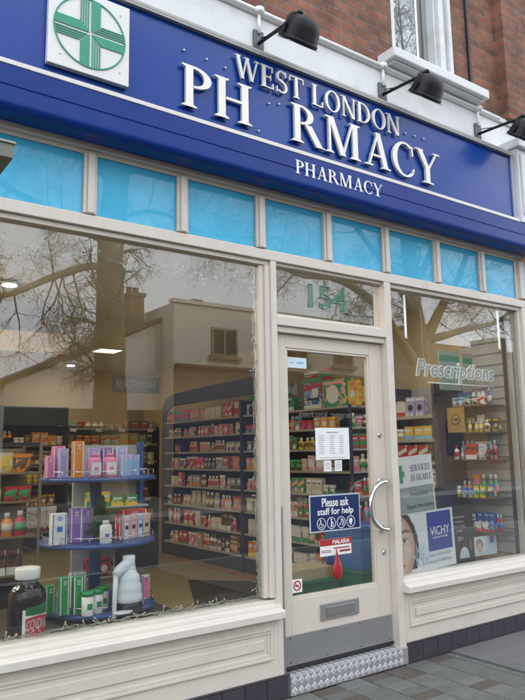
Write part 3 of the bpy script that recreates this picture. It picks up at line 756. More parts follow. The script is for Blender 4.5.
# --- unit A: long navy wall shelving along the right wall (front at x = 4.30)
zs = [.30, .54, .78, 1.02, 1.24, 1.45, 1.65, 1.85]
u = shelving('wall_shelving', 'long navy shelving run along the right wall seen through door and left window', dict(loc=(4.5, 3.2, .12), parts=[
    ('back_panel', NAVY, [(4.76, 4.78, 1.26, 4.98, .12, 1.86), (4.76, 4.78, 3.05, 4.98, 1.861, 2.02)]),
    ('upright', NAVY, [(4.30, 4.325, 1.235, 1.259, .12, 1.86), (4.735, 4.759, 1.235, 1.259, .12, 1.86), (4.30, 4.759, 3.04, 3.07, .12, 2.02), (4.30, 4.759, 4.96, 4.98, .12, 2.0)]),
    ('shelf', SHELF_G, [(4.335, 4.759, 1.26, 3.039, z - .018, z) for z in zs] + [(4.335, 4.759, 3.071, 4.959, z - .018, z) for z in zs]),
    ('price_strip', STRIP, [(4.326, 4.3345, 1.26, 3.039, z - .020, z + .001) for z in zs] + [(4.326, 4.3345, 3.071, 4.959, z - .020, z + .001) for z in zs]),
    ('kick_plate', DARK, [(4.34, 4.36, 1.26, 3.039, .12, .281), (4.34, 4.36, 3.071, 4.959, .12, .281)])]))
hp = MB(); o_ = [(2.36, 2.08), (2.36, 2.27), (4.1, 2.24)]
for k in range(9): a = radians(90 - 90 * k / 8); o_.append((4.55 + .40 * cos(a), 2.0 + .22 * sin(a)))
o_ += [(4.95, 1.99), (4.86, 1.99), (4.70, 2.06)]
hp.prism([(y - 3.2, z - .12) for y, z in o_], 4.285 - 4.5, 4.325 - 4.5, 'x'); hp.build('header_panel', mat('header_navy', (.030, .040, .10), rough=.45), u)
RF = -pi / 2          # fronts face -x
names = ['bottom', 'second lowest', 'third lowest', 'fourth lowest', 'third highest', 'second highest', 'highest', 'top']
for i, z in enumerate(zs):
    hm = (zs[i + 1] - z - .05) if i < 7 else .16
    if i == 7:
        fill(rng, (4.335, 4.95, z), (0, -1, 0), 1.86, RF, ['carton', 'bottle', 'tub'], ['cream', 'white', 'red', 'peach', 'light blue', 'pink'], .19, 'top shelf of the far navy bay', 'goods in the far navy bay', (.07, .11))
        fill(rng, (4.34, 3.03, z), (0, -1, 0), 1.02, RF, ['carton'], ['green', 'red', 'blue', 'yellow', 'white'], .18, 'top shelf behind the door', 'cartons on the right wall shelving', (.14, .20))
        fill(rng, (4.36, 3.03, z + .18), (0, -1, 0), .9, RF, ['carton'], ['red', 'green', 'teal', 'white'], .12, 'upper row of the top shelf behind the door', 'cartons on the right wall shelving', (.18, .24))
        for k_, (yy, zz, ww, hh, c_, d_) in enumerate(((1.83, 0, .27, .135, 'blue', 'white'), (1.83, .136, .27, .13, 'light blue', 'red'), (1.84, .267, .30, .13, 'red', 'green'), (1.52, 0, .30, .27, 'green', 'peach'), (1.30, 0, .12, .24, 'yellow', 'orange'))):
            product('carton', c_, d_, ww, hh, (4.43, yy, z + zz + .001), RF, ('bottom blue pack of the stack on the top shelf behind the door', 'middle light blue pack of the stack on the top shelf behind the door', 'topmost red pack of the stack on the top shelf behind the door', 'big green carton beside the stack of packs on the top shelf', 'yellow carton right of the big green one on the top shelf')[k_], 'cartons on the right wall shelving', v=(1, 2, 1, 3, 3)[k_])
    else:
        fill(rng, (4.335, 3.03, z), (0, -1, 0), 1.54, RF, ['carton', 'carton', 'bottle', 'tub'], WARM + ['green', 'yellow'], hm, names[i] + ' shelf behind the door', 'goods on the right wall shelving behind the door', (.065, .105))
        fill(rng, (4.34, 1.262, z), (1, 0, 0), .40, 0, ['carton', 'bottle', 'tub'], WARM + ['light blue', 'green'], hm, names[i] + ' shelf end nearest the door', 'goods on the shelf ends nearest the door', (.06, .10))
        fill(rng, (4.335, 4.95, z), (0, -1, 0), 1.86, RF, ['pouch', 'carton', 'bottle'] if i < 6 else ['carton', 'bottle'], ['cream', 'brown', 'white', 'red', 'peach', 'orange', 'grey', 'pink'], hm, names[i] + ' shelf of the far navy bay', 'goods in the far navy bay', (.065, .11), .86)
fill(rng, (4.32, 2.95, 2.275), (0, -1, 0), .56, RF, ['tub', 'carton'], ['pink', 'light blue', 'teal', 'yellow', 'lilac'], .12, 'navy header in the left window', 'goods on the navy header', (.08, .14))
fill(rng, (4.37, 2.95, 1.865), (0, -1, 0), .5, RF, ['bottle'], ['white', 'pale green', 'pink'], .2, 'shelf just under the navy header', 'goods under the navy header', (.06, .08))
# --- unit B: nearer shelving with navy end panel
zb = [.45, .70, .92, 1.12, 1.32, 1.52, 1.73]
shelving('shelf_bay', 'short grey shelving bay with navy end panel behind the right window', dict(loc=(4.9, .92, .12), parts=[
    ('end_panel', NAVY, [(4.70, 5.138, .585, .609, .12, 2.02)]), ('upright', NAVY, [(4.70, 5.138, 1.21, 1.233, .12, 2.02)]),
    ('back_panel', SHELF_G, [(5.115, 5.138, .61, 1.209, .12, 2.02)]),
    ('shelf', SHELF_G, [(4.72, 5.114, .61, 1.209, z - .018, z) for z in zb]),
    ('price_strip', STRIP, [(4.711, 4.7195, .61, 1.209, z - .024, z + .004) for z in zb])]))
for i, z in enumerate(zb):
    hm = (zb[i + 1] - z - .04) if i < 6 else .2
    fill(rng, (4.72, 1.205, z), (0, -1, 0), .59, RF, ['carton', 'carton', 'tub'], ['white', 'light blue', 'pale green', 'lilac', 'red', 'white', 'yellow'], hm, names[i] + ' shelf of the navy-ended bay', 'goods in the bay with navy end panel', (.085, .12))
# --- slatwall in the right window
sw = thing('slatwall', 'pale grey slatted wall panel with glass shelves at the right window end', 'slatwall', (5.1, .36, .56))
b = MB(); z = .56
while z < 2.58:
    b.box(5.095 - 5.1, 5.135 - 5.1, .13 - .36, .58 - .36, z - .56, z + .088 - .56); z += .10
b.box(5.112 - 5.1, 5.137 - 5.1, .131 - .36, .579 - .36, 0, 2.02)
b.build('slat_panel', mat('slat_grey', (.40, .39, .36), rough=.55), sw, bevel=.003)
BX(5.085 - 5.1, 5.136 - 5.1, .120 - .36, .1285 - .36, 0, 2.05).build('edge_trim', DARK, sw, bevel=.002)
zw = [.74, 1.02, 1.34, 1.57, 1.80]
for z in zw: BX(4.86 - 5.1, 5.093 - 5.1, .14 - .36, .57 - .36, z - .012 - .56, z - .56).build('shelf', mat('smoked_shelf', (.05, .055, .05), rough=.15), sw, bevel=.001)
wn_ = ['lowest', 'second lowest', 'middle', 'second highest', 'highest']
for i, z in enumerate(zw):
    fill(rng, (4.87, .565, z), (0, -1, 0), .40, RF, [['carton', 'tub'], ['carton', 'tub'], ['carton', 'bottle'], ['bottle', 'bottle', 'carton'], ['carton', 'tub']][i],
         [['blue', 'light blue', 'white', 'red'], ['blue', 'yellow', 'pink', 'green', 'white'], ['red', 'white', 'light blue', 'pink'], ['cream', 'brown', 'yellow', 'cream'], ['blue', 'red', 'purple', 'white', 'light blue']][i],
         [.12, .12, .13, .12, .11][i], 'front row of the ' + wn_[i] + ' slatwall shelf', 'goods on the slatwall shelves', (.038, .062))
    cs_ = [['blue', 'light blue', 'white', 'red'], ['blue', 'yellow', 'pink', 'green', 'white', 'orange'], ['red', 'white', 'light blue', 'pink', 'teal'], ['cream', 'brown', 'yellow', 'white'], ['blue', 'red', 'purple', 'white', 'green']][i]
    fill(rng, (4.97, .565, z), (0, -1, 0), .42, RF, ['carton', 'bottle', 'carton'], cs_, [.20, .19, .18, .17, .17][i], 'rear row of the ' + wn_[i] + ' slatwall shelf', 'goods on the slatwall shelves', (.040, .065))
gb = MB().box(4.84, 4.85, .38, .56, 1.572, 1.79); gb.tube([(4.839, .47 + .042 * cos(2 * pi * k / 24), 1.685 + .042 * sin(2 * pi * k / 24)) for k in range(25)], .004, 5, 1).box(4.8385, 4.8398, .445, .495, 1.676, 1.694, 1)
tag(gb.build('gift_box', [mat('kraft_box', (.42, .26, .07), rough=.5), mat('kraft_print', (.10, .05, .02))]), 'flat golden brown gift box on the second highest slatwall shelf', 'gift box')
def berry(loc, label, s=1.0):
    t = thing('berry_sprig', label, 'decoration', loc, 'red berry sprigs on the slatwall'); b = MB(); r = random.Random(int(loc[2] * 100))
    g = MB()
    for k in range(16):
        p = Vector((r.uniform(-.04, .04), r.uniform(-.05, .05), r.uniform(0, .07))) * s
        b.lathe([(.001, -.009), (.008, -.005), (.009, 0), (.008, .005), (.001, .009)], p, 8)
    for k in range(14):
        p = Vector((r.uniform(-.04, .04), r.uniform(-.06, .06), r.uniform(-.02, .08))) * s
        g.tube([(0, 0, 0), tuple(p * .6), tuple(p)], [.003, .004, .001], 5)
    g.build('leaves', mat('sprig_green', (.03, .07, .03)), t); b.build('berries', mat('berry_red', (.25, .015, .02), rough=.25), t)
berry((4.90, .20, 1.345), 'dark red berry sprig on the middle slatwall shelf'); berry((4.90, .20, 1.025), 'dark red berry sprig on the second lowest slatwall shelf')
# --- back wall shelving
zk = [.40, .75, 1.05, 1.32, 1.60, 1.84]
shelving('back_shelving', 'pale shelving along the lit back wall behind the window stand', dict(loc=(4.4, 6.8, .12), parts=[
    ('back_panel', mat('cream_panel', (.5, .44, .34)), [(3.52, 5.1, 7.1, 7.12, .12, 1.86)]), ('upright', NAVY, [(3.50, 3.52, 6.7, 7.12, .12, 1.86), (5.1, 5.12, 6.7, 7.12, .12, 1.86)]),
    ('shelf', DARK, [(3.521, 5.099, 6.72, 7.099, z - .02, z) for z in zk]), ('price_strip', STRIP, [(3.521, 5.099, 6.711, 6.7195, z - .024, z + .004) for z in zk])]))
rt = random.Random(31); bs_ = bpy.data.objects['back_shelving']
for i, z in enumerate(zk):
    for k in range(4):
        x = 3.6 + k * .38 + rt.uniform(0, .2); BX(x - 4.4, x + .10 - 4.4, 6.7045 - 6.8, 6.7105 - 6.8, z - .05 - .12, z - .002 - .12).build('price_ticket', PAPER, bs_)
    fill(rng, (3.54, 6.72, z), (1, 0, 0), 1.54, 0, ['carton', 'tub', 'bottle'], ['orange', 'yellow', 'brown', 'red', 'cream', 'green', 'white', 'grey'], .2 if i < 5 else .15, names[i if i < 5 else 6] + ' shelf by the back wall', 'goods on the back wall shelving', (.09, .14))
# --- navy unit far left with header
zl = [.40, .75, 1.05, 1.32, 1.58]
shelving('back_gondola', 'navy shelving unit with dark header at the far left of the shop', dict(loc=(2.6, 6.3, .12), parts=[
    ('header_panel', mat('gondola_header', (.05, .06, .09)), [(1.6, 3.42, 6.18, 6.24, 1.86, 2.12)]), ('back_panel', NAVY, [(1.6, 3.42, 6.60, 6.62, .12, 2.1)]),
    ('upright', NAVY, [(3.40, 3.44, 6.2, 6.599, .12, 1.859), (1.58, 1.6, 6.2, 6.62, .12, 2.1)]),
    ('shelf', DARK, [(1.601, 3.399, 6.24, 6.599, z - .02, z) for z in zl]), ('price_strip', mat('strip_dim', (.16, .13, .10)), [(1.601, 3.399, 6.231, 6.2395, z - .022, z + .003) for z in zl])]))
for i, z in enumerate(zl):
    fill(rng, (2.35, 6.24, z), (1, 0, 0), 1.03, 0, ['bottle', 'tub', 'carton'], ['brown', 'red', 'orange', 'yellow', 'cream', 'black', 'brown'], .2, wn_[i] + ' shelf of the far left navy unit', 'goods on the far left navy unit', (.07, .11))
# --- near gondola at the left edge
tan = mat('tan_wire', (.20, .15, .085), rough=.5)
zg = [.62, .88, 1.12, 1.32]
gn = shelving('wire_gondola', 'tan wire-backed gondola at the left edge behind the window', dict(loc=(1.2, 1.8, .12), parts=[
    ('end_frame', tan, [(1.575, 1.595, 1.60, 1.62, .12, 1.53), (1.575, 1.595, 2.0, 2.02, .12, 1.53), (1.575, 1.595, 1.621, 1.999, 1.50, 1.53)]),
    ('shelf', tan, [(.3, 1.574, 1.60, 1.98, z - .016, z) for z in zg]), ('top_rail', DARK, [(.3, 1.574, 1.60, 1.64, 1.50, 1.53)]),
    ('back_panel', mat('tan_panel', (.22, .175, .10)), [(.3, 1.574, 1.985, 2.0, .12, 1.49)]), ('base', DARK, [(.3, 1.574, 1.63, 1.98, .12, .5)])]))
b = MB()
for k in range(12): b.box(1.58, 1.588, 1.625, 1.995, .5 + k * .085, .504 + k * .085)
b.v = [(x - 1.2, y - 1.8, z - .12) for x, y, z in b.v]; b.build('wire_grid', tan, gn)
for i, z in enumerate(zg):
    fill(rng, (.92, 1.60, z), (1, 0, 0), .64, 0, ['carton', 'pouch', 'bottle'], ['red', 'cream', 'yellow', 'brown', 'white', 'orange', 'green'], [.2, .18, .14, .15][i], ['lowest', 'second lowest', 'second highest', 'highest'][i] + ' shelf of the tan gondola', 'goods on the tan gondola', (.06, .11))
fill(rng, (1.60, 1.98, .9), (1, 0, 0), .25, 0, ['pouch'], ['cream', 'brown', 'grey'], .2, 'mesh end of the tan gondola', 'packets on the gondola end', (.05, .07))
# --- white rack behind the blue stand
zr = [.62, .86, 1.08, 1.26]
shelving('white_rack', 'white slatted display rack behind the round blue stand', dict(loc=(2.2, 1.2, .12), parts=[
    ('back_panel', mat('rack_white', (.36, .36, .35), rough=.5), [(1.72, 2.20, 1.30, 1.33, .30, 1.50)]), ('upright', NAVY_ST, [(2.201, 2.23, 1.25, 1.33, .12, 1.52)]),
    ('shelf', mat('rack_shelf', (.35, .40, .38), rough=.3), [(1.72, 2.20, 1.10, 1.299, z - .012, z) for z in zr])]))
for i, z in enumerate(zr):
    fill(rng, (1.73, 1.10, z), (1, 0, 0), .46, 0, [['carton'], ['carton', 'tub'], ['carton'], ['tub', 'bottle']][i], [['red', 'black', 'white'], ['green', 'yellow', 'white'], ['yellow', 'green', 'cream'], ['light blue', 'green', 'white']][i], [.15, .13, .1, .14][i], ['lowest', 'second lowest', 'second highest', 'highest'][i] + ' shelf of the white rack', 'goods on the white rack', (.06, .1))
bg_ = MB(); bg_.box(1.94, 2.22, .98, 1.08, .66, .88); bg_.tube([(2.00, 1.03, .88), (2.01, 1.03, .95), (2.14, 1.03, .95), (2.15, 1.03, .88)], .012, 6)
tag(bg_.build('black_bag', BLACK_M, bevel=.02), 'black fabric bag hanging on the white rack', 'bag')
# --- crates behind the door
def crate(name, label, c, x0, x1, y0, y1, z0, z1):
    t = thing(name, label, 'crate', ((x0 + x1) / 2, (y0 + y1) / 2, z0)); w, d, h = (x1 - x0) / 2, (y1 - y0) / 2, z1 - z0
    b = MB(); b.box(-w, w, -d, -d + .012, 0, h); b.box(-w, w, d - .012, d, 0, h); b.box(-w, -w + .012, -d + .0125, d - .0125, 0, h); b.box(w - .012, w, -d + .0125, d - .0125, 0, h); b.box(-w + .0125, w - .0125, -d + .0125, d - .0125, 0, .012)
    b.build('body', c, t, bevel=.004)
    b = MB(); b.box(-w - .012, w + .012, -d - .012, -d - .0005, h - .03, h); b.box(-w - .012, -w - .0005, -d, d, h - .03, h)
    for k in range(5): b.box(-w + w * .4 * k + .03, -w + w * .4 * k + .045, -d - .008, -d - .0005, .02, h - .031)
    b.build('rim', c, t, bevel=.003)
    return t
GC = mat('crate_green', (.02, .19, .10), rough=.4); BC = mat('crate_blue', (.03, .15, .42), rough=.4)
crate('plastic_crate', 'green plastic crate, bottom left one behind the door glass', GC, 3.30, 3.86, .95, 1.35, .12, .42)
crate('plastic_crate', 'green plastic crate under the blue ones behind the door', GC, 3.92, 4.26, .75, 1.2, .12, .47)
bc = crate('plastic_crate', 'blue plastic crate stacked on the green crate behind the door', BC, 3.92, 4.26, .75, 1.2, .472, .82)
BX(-.06, .08, -.2395, -.2345, .14, .24).build('crate_label', PAPER, bc)
cb_ = MB().box(3.34, 3.82, .98, 1.3, .14, .50); tag(cb_.build('cardboard_box', mat('card_cream', (.45, .38, .24), rough=.8), bevel=.003), 'cream cardboard box standing inside the left green crate', 'box')

# ------------------------------------------------------------------ window display: left
pf = BX(.2, 1.98, .10, .98, .12, .53)
tag(pf.build('display_platform', mat('platform_dark', (.05, .042, .03), rough=.5, var=.2), bevel=.004), 'low dark platform carrying the stand and big bottle in the window', 'platform')
SC = Vector((1.60, .55, .53))
stn = thing('display_stand', 'blue three-tier round display stand full of toiletries in the left window', 'display stand', SC)
MB().tube([(-.01, .02, .0), (-.01, .02, .80)], .034, 12).build('post', NAVY_ST, stn)
for z in (.05, .415, .775):
    d = MB(); d.lathe([(.327, -.024), (.335, -.018), (.335, -.004), (.329, 0)], (0, 0, z), 48); tr_ = d.build('tray', NAVY_ST, stn)
    r_ = MB()
    for zz in (.035,):
        pts = [(.322 * cos(2 * pi * k / 48), .322 * sin(2 * pi * k / 48), z + zz) for k in range(49)]
        r_.tube(pts, .0025, 5)
    for k in range(12): a = 2 * pi * k / 12; r_.tube([(.322 * cos(a), .322 * sin(a), z), (.322 * cos(a), .322 * sin(a), z + .035)], .002, 5)
    r_.build('guard_rail', CHROME, tr_)
def onstand(kind, c, c2, w, h, x, y, tier, label, rz=0):
    return product(kind, c, c2, w, h, (x, y, SC.z + (.05, .415, .775)[tier] + .0005), rz, label, 'toiletries on the round blue stand')
def tall(x, y, z, w, h, c, label, cap=True, lab=None, d=None, emblem=None):
    """a larger carton or bottle with its label panel as a part"""
    t = thing('carton', label, 'carton', (x, y, z), 'toiletries on the round blue stand'); d = d or w * .6
    BX(-w / 2, w / 2, -d / 2, d / 2, 0, h).build('box_body', mat('carton_' + c.replace(' ', '_'), PAL[c], rough=.25, var=.1, scale=12), t, bevel=.003)
    if lab: BX(-w * .40, w * .40, -d / 2 - .0015, -d / 2 - .0004, h * lab[0], h * lab[1]).build('label_panel', pm(lab[2]), t)
    pb = MB(); k_ = random.Random(int(x * 977) + int(h * 991)); z_ = h * .90
    for q_ in range(3):
        ww = w * k_.uniform(.2, .4); pb.box(-ww / 2, ww / 2, -d / 2 - .0028, -d / 2 - .0017, z_ - .004, z_); z_ -= .009
    pb.box(-w * .5 + .002, -w * .5 + .008, -d / 2 - .0012, -d / 2 - .0003, .004, h - .004); pb.box(w * .5 - .012, w * .5 - .006, -d / 2 - .0012, -d / 2 - .0003, .004, h - .004)  # upright edge stripes paint in the vertical highlights on the carton
    pb.build('print', pm('white' if c not in ('white', 'cream') else k_.choice(['pink', 'purple', 'blue'])), t)
    if emblem: BX(-w * .18, w * .18, -d / 2 - .003, -d / 2 - .0016, h * .42, h * .58).build('emblem', pm(emblem), t)
    return t
def flask(x, y, z, r, h, c, label, lab='white', capc='pink', emblem=None):
    t = thing('bottle', label, 'bottle', (x, y, z), 'toiletries on the round blue stand')
    MB().lathe([(r * .94, 0), (r, .006), (r, h * .74), (r * .9, h * .80), (r * .55, h * .84), (r * .5, h * .86)], n=20, sy=.65).build('bottle_body', pm(c), t)
    MB().lathe([(r * .56, h * .861), (r * .56, h * .99), (r * .5, h)], n=16, sy=.8).build('cap', pm(capc), t)
    BX(-r * .8, r * .8, -r * .655, -r * .60, h * .12, h * .62).build('label_panel', pm(lab), t)
    if emblem: BX(-r * .35, r * .35, -r * .668, -r * .656, h * .28, h * .44).build('emblem', pm(emblem), t)
    return t
T2, T1, T0 = SC.z + .7755, SC.z + .4155, SC.z + .0505
tall(1.285, .50, T2, .055, .125, 'pink', 'short pink carton at the left end of the top tier')
tall(1.345, .46, T2, .058, .165, 'lilac', 'narrow lilac carton left of the orange one on the top tier')
tall(1.345, .54, T2, .07, .18, 'pink', 'tall pink carton behind the lilac one on the top tier')
tall(1.41, .40, T2, .065, .205, 'orange', 'tall orange carton on the top tier of the blue stand')
flask(1.485, .33, T2, .036, .135, 'pink', 'left pink bottle with white label on the top tier', emblem='pink')
flask(1.575, .33, T2, .036, .135, 'pink', 'right pink bottle with white label on the top tier', emblem='pink')
tall(1.53, .48, T2, .075, .165, 'lilac', 'tall lilac carton behind the two pink bottles')
tall(1.615, .47, T2, .07, .170, 'purple', 'tall purple carton in the middle of the top tier')
tall(1.70, .47, T2, .075, .172, 'lilac', 'tall lilac carton right of the purple one')
tall(1.68, .36, T2, .06, .125, 'lilac', 'short lilac carton with pale panel, left of the pair', lab=(.1, .8, 'light blue'))
tall(1.755, .40, T2, .06, .125, 'lilac', 'short lilac carton with pale panel at the right end', lab=(.1, .8, 'light blue'))
tall(1.315, .42, T1, .085, .17, 'white', 'white carton with blue square at the left of the middle tier', emblem='blue')
tall(1.42, .44, T1, .07, .19, 'purple', 'tall purple carton beside the white one on the middle tier')
tall(1.492, .46, T1, .07, .185, 'purple', 'tall purple carton half behind the small Christmas tree')
flask(1.535, .28, T1, .034, .125, 'white', 'white tub-shaped bottle with purple square under the Christmas tree', capc='white', emblem='purple')
tall(1.655, .40, T1, .04, .13, 'red', 'slim red carton right of the Christmas tree')
for k, x in enumerate((1.70, 1.755, 1.81, 1.862)):
    tall(x, .38 + .025 * k, T1, .048, .135, 'white' if k % 2 == 0 else 'cream', ('white', 'cream', 'second white', 'rightmost cream')[k] + ' carton with small black motif on the middle tier', emblem='black')
tall(1.80, .52, T1, .16, .16, 'red', 'wide red carton at the back right of the middle tier')
for k, (x, y, h) in enumerate(((1.285, .44, .15), (1.335, .36, .20), (1.40, .33, .20), (1.45, .42, .19))):
    tall(x, y, T0, .055, h, 'green', ('shortest green carton at the left of the bottom tier', 'tall green carton second from the left on the bottom tier', 'tall green carton at the front of the bottom tier', 'tall green carton half hidden behind the others on the bottom tier')[k])
tall(1.47, .52, T0, .09, .19, 'white', 'white carton behind the green ones on the bottom tier', lab=(.3, .6, 'green'))
for k, (x, y) in enumerate(((1.435, .27), (1.50, .30), (1.555, .36))):
    t = thing('tub', ('front', 'middle', 'rear')[k] + ' white tub with green lid on the bottom tier', 'tub', (x, y, T0), 'green lidded tubs on the stand')
    MB().lathe([(.032, 0), (.033, .005), (.033, .10)], n=18).build('tub_body', pm('white'), t)
    MB().lathe([(.034, .101), (.034, .122), (.03, .126)], n=18).build('lid', pm('green'), t)
    BX(-.014, .014, -.0345, -.031, .035, .065).build('emblem', pm('green'), t)
for k, x in enumerate((1.795, 1.86)):
    tall(x, .45, T0, .05, .14, 'white', ('left', 'right')[k] + ' white and pink slim carton at the right of the bottom tier', lab=(.08, .9, 'pink'))
# little Christmas tree
ct = thing('christmas_tree', 'small green Christmas tree with red bows on the middle tier', 'Christmas tree', (1.565, .42, T1))
MB().tube([(0, 0, 0), (0, 0, .25)], [.008, .003], 6).lathe([(.03, 0), (.035, .035)], (0, 0, 0), 10).build('trunk', pm('brown'), ct)
nd = MB(); rr = random.Random(5); bw_ = MB()
for k in range(700):
    h = rr.uniform(.04, .255); R0 = .095 * (1 - (h - .03) / .25) + .008; a = rr.uniform(0, 2 * pi); r1 = R0 * rr.uniform(.55, 1.05)
    p = Vector((cos(a) * r1 * .4, sin(a) * r1 * .4, h)); e = Vector((cos(a) * r1, sin(a) * r1, h - .012 + rr.uniform(-.01, .012)))
    sd = Vector((-sin(a), cos(a), 0)) * .0045
    nd.add([p - sd, p + sd, e + sd * .4, e - sd * .4, p + Vector((0, 0, .005)), e + Vector((0, 0, .004))], [(0, 1, 2, 3), (0, 1, 4), (2, 3, 5), (0, 3, 5, 4), (1, 2, 5, 4)])
for k in range(16):
    h = rr.uniform(.05, .23); R0 = .08 * (1 - (h - .03) / .25) + .008; a = rr.uniform(0, 2 * pi)
    bw_.lathe([(.001, -.008), (.009, 0), (.001, .008)], (cos(a) * R0, sin(a) * R0, h), 8)
nd.build('foliage', mat('fir_green', (.03, .085, .03), rough=.7, var=.3), ct); bw_.build('bows', mat('bow_red', (.35, .02, .02), rough=.3), ct)
# giant cough-mixture bottle
cv = thing('medicine_bottle', 'giant black display medicine bottle with white cap and red label', 'bottle', (1.10, .235, .531))
MB().lathe([(.088, 0), (.095, .01), (.095, .20), (.090, .225), (.072, .247), (.056, .258), (.052, .266), (.052, .285)], n=32).build('bottle_body', mat('bottle_black', (.012, .010, .012), rough=.15), cv)
cp = MB().lathe([(.060, .2855), (.062, .29), (.062, .335), (.058, .340)], n=32)
cp.build('cap', pm('white'), cv)
def wrap(a0, a1, z0, z1, r, n=14, top=None):
    b = MB(); vs = []
    for k in range(n + 1):
        a = radians(a0 + (a1 - a0) * k / n); f = k / n
        zt = z1 + (top(f) if top else 0); zb_ = z0
        vs += [(r * cos(a), r * sin(a), zb_), (r * cos(a), r * sin(a), zt)]
    b.add(vs, [(2 * k, 2 * k + 2, 2 * k + 3, 2 * k + 1) for k in range(n)], 0, True); return b
wrap(-118, -30, .01, .150, .0956).build('label_panel', pm('white'), cv)
wrap(-109, -30, .012, .108, .0963, top=lambda f: .010 * sin(pi * f)).build('red_panel', mat('label_red', (.45, .03, .05), rough=.4), cv)
wrap(-109, -30, .122, .158, .0963, top=lambda f: .02 * f).build('green_panel', mat('label_green', (.02, .13, .06), rough=.4), cv)
tb = text_bm('COVONIA', w=.122, h=.050, depth=.001, offset=.02)
tb.v = [(.0975 * cos(radians(-107) + (x + .062) / .0975), .0975 * sin(radians(-107) + (x + .062) / .0975), z + .070 + .012 * math.cos(x * 22)) for x, y, z in tb.v]
tb.build('lettering', pm('white'), cv)
# oversized white inhaler-shaped display bottle
ih = thing('inhaler_display', 'oversized white ribbed display bottle with angled spout and stirring spoon', 'display bottle', (1.655, .235, .531)); ih.scale = (.86, .86, .98)
MB().lathe([(.080, .0), (.088, .012), (.086, .085), (.080, .10)], n=26).build('dark_base', mat('inhaler_base', (.02, .016, .014), rough=.2), ih)
MB().lathe([(.081, .1005), (.090, .115), (.090, .135), (.082, .15), (.085, .165), (.083, .19), (.072, .205), (.073, .222), (.068, .245), (.050, .262), (.046, .275)], n=28).build('bottle_body', mat('inhaler_white', (.68, .72, .76), rough=.35), ih)
MB().lathe([(.046, .2755), (.044, .285), (.040, .30), (.041, .345), (.037, .352), (.030, .346)], n=22).tube([(.01, -.004, .312), (-.04, -.018, .298), (-.088, -.03, .276), (-.105, -.034, .252)], [.036, .033, .029, .026], 14).build('spout', MATS['inhaler_white'], ih)
MB().tube([(-.103, -.035, .265), (-.118, -.055, .15), (-.13, -.075, .035)], [.017, .014, .014], 10).build('tube', MATS['inhaler_white'], ih)
MB().lathe([(.002, -.004), (.05, .002), (.058, .010), (.05, .014)], (-.075, -.085, .055), 24, sx=1.15, sy=.62).build('spoon', MATS['inhaler_white'], ih)
# fairy lights and tinsel round the left window
def wire(pts, r=.0022): return MB().tube(pts, r, 4)
rr = random.Random(11)
def fairy(label, base, n_b, spread, loc):
    t = thing('fairy_lights', label, 'fairy lights', loc); w_ = MB(); bulbs = []
    L_ = Vector(loc)
    for strand in range(3):
        pts = []
        for i, p in enumerate(base):
            q_ = Vector(p) + Vector((rr.uniform(-1, 1) * spread[0], rr.uniform(-1, 1) * spread[1], rr.uniform(-.5, 1) * spread[2]))
            pts.append(q_ - L_)
            if rr.random() < n_b:
                d = Vector((rr.uniform(-.6, .6), rr.uniform(-.5, .3), rr.uniform(-.2, 1) if spread[2] >= 0 else 1)).normalized() * .026
                w_.tube([q_ - L_, q_ - L_ + d], .0028, 4); bulbs.append((q_ - L_ + d, d))
        w_.tube(pts, .0024, 4)
    w_.build('cable', mat('clear_cable', (.32, .33, .28), rough=.35), t)
    me = MB().lathe([(.0035, 0), (.0042, .006), (.001, .013)], n=6).mesh('bulb', [mat('bulb_peach', (.78, .50, .40), rough=.2)])
    for p, d in bulbs[:95]:
        o = bpy.data.objects.new('bulb', me); COL.objects.link(o); o.parent = t; o.location = p; o.rotation_euler = d.to_track_quat('Z', 'Y').to_euler()
fairy('clear fairy lights lying in a tangle along the left window sill', [(.6 + k * .028, .092, .572) for k in range(66)], .24, (.014, .022, .012), (1.5, .09, .57))
fairy('fairy lights hanging down the right edge of the left window', [(2.425, .085, 2.58 - k * .05) for k in range(41)], .16, (.016, .012, .012), (2.42, .09, .57))
fairy('fairy lights swagged along the top of the left window', [(.4 + k * .05, .09, 2.53 - .05 * abs(sin(k * .33))) for k in range(41)], .3, (.012, .01, .014), (1.5, .09, 2.5))

# ------------------------------------------------------------------ things on the door glass
YG = .0815
def flat(name, label, cat, x0, x1, z0, z1, m, y=YG, t_=.001, bevel=0):
    t = thing(name, label, cat, ((x0 + x1) / 2, y, (z0 + z1) / 2))
    BX(-(x1 - x0) / 2, (x1 - x0) / 2, -t_, -.0002, -(z1 - z0) / 2, (z1 - z0) / 2).build('sheet', m, t, bevel=bevel)
    return t
t = flat('paper_notice', 'white paper opening-hours notice taped inside the door glass', 'notice', 2.905, 3.205, 1.375, 1.585, PAPER)
b = MB(); rr = random.Random(2)
b.box(-.05, .05, -.002, -.0012, .072, .079)
for r in range(9):
    z = .05 - r * .0145
    for c0, w0 in ((-.12, .045), (-.025, .045), (.06, .04)):
        x = c0
        while x < c0 + w0 * rr.uniform(.7, 1): 
            ww = rr.uniform(.005, .012); b.box(x, x + ww, -.002, -.0012, z, z + .0045); x += ww + .003
b.box(-.12, .11, -.002, -.0012, -.094, -.091)
b.build('print', mat('print_grey', (.30, .30, .34), rough=.8), t)
for k, x in enumerate((3.005, 3.10)):
    t = flat('paper_tag', ('left', 'right')[k] + ' small white paper tag just under the paper notice', 'tag', x - .032, x + .032, 1.297, 1.368, PAPER)
    b = MB()
    for r in range(4): b.box(-.022, .022, -.002, -.0012, .018 - r * .013, .022 - r * .013)
    b.build('print', MATS['print_grey'], t)
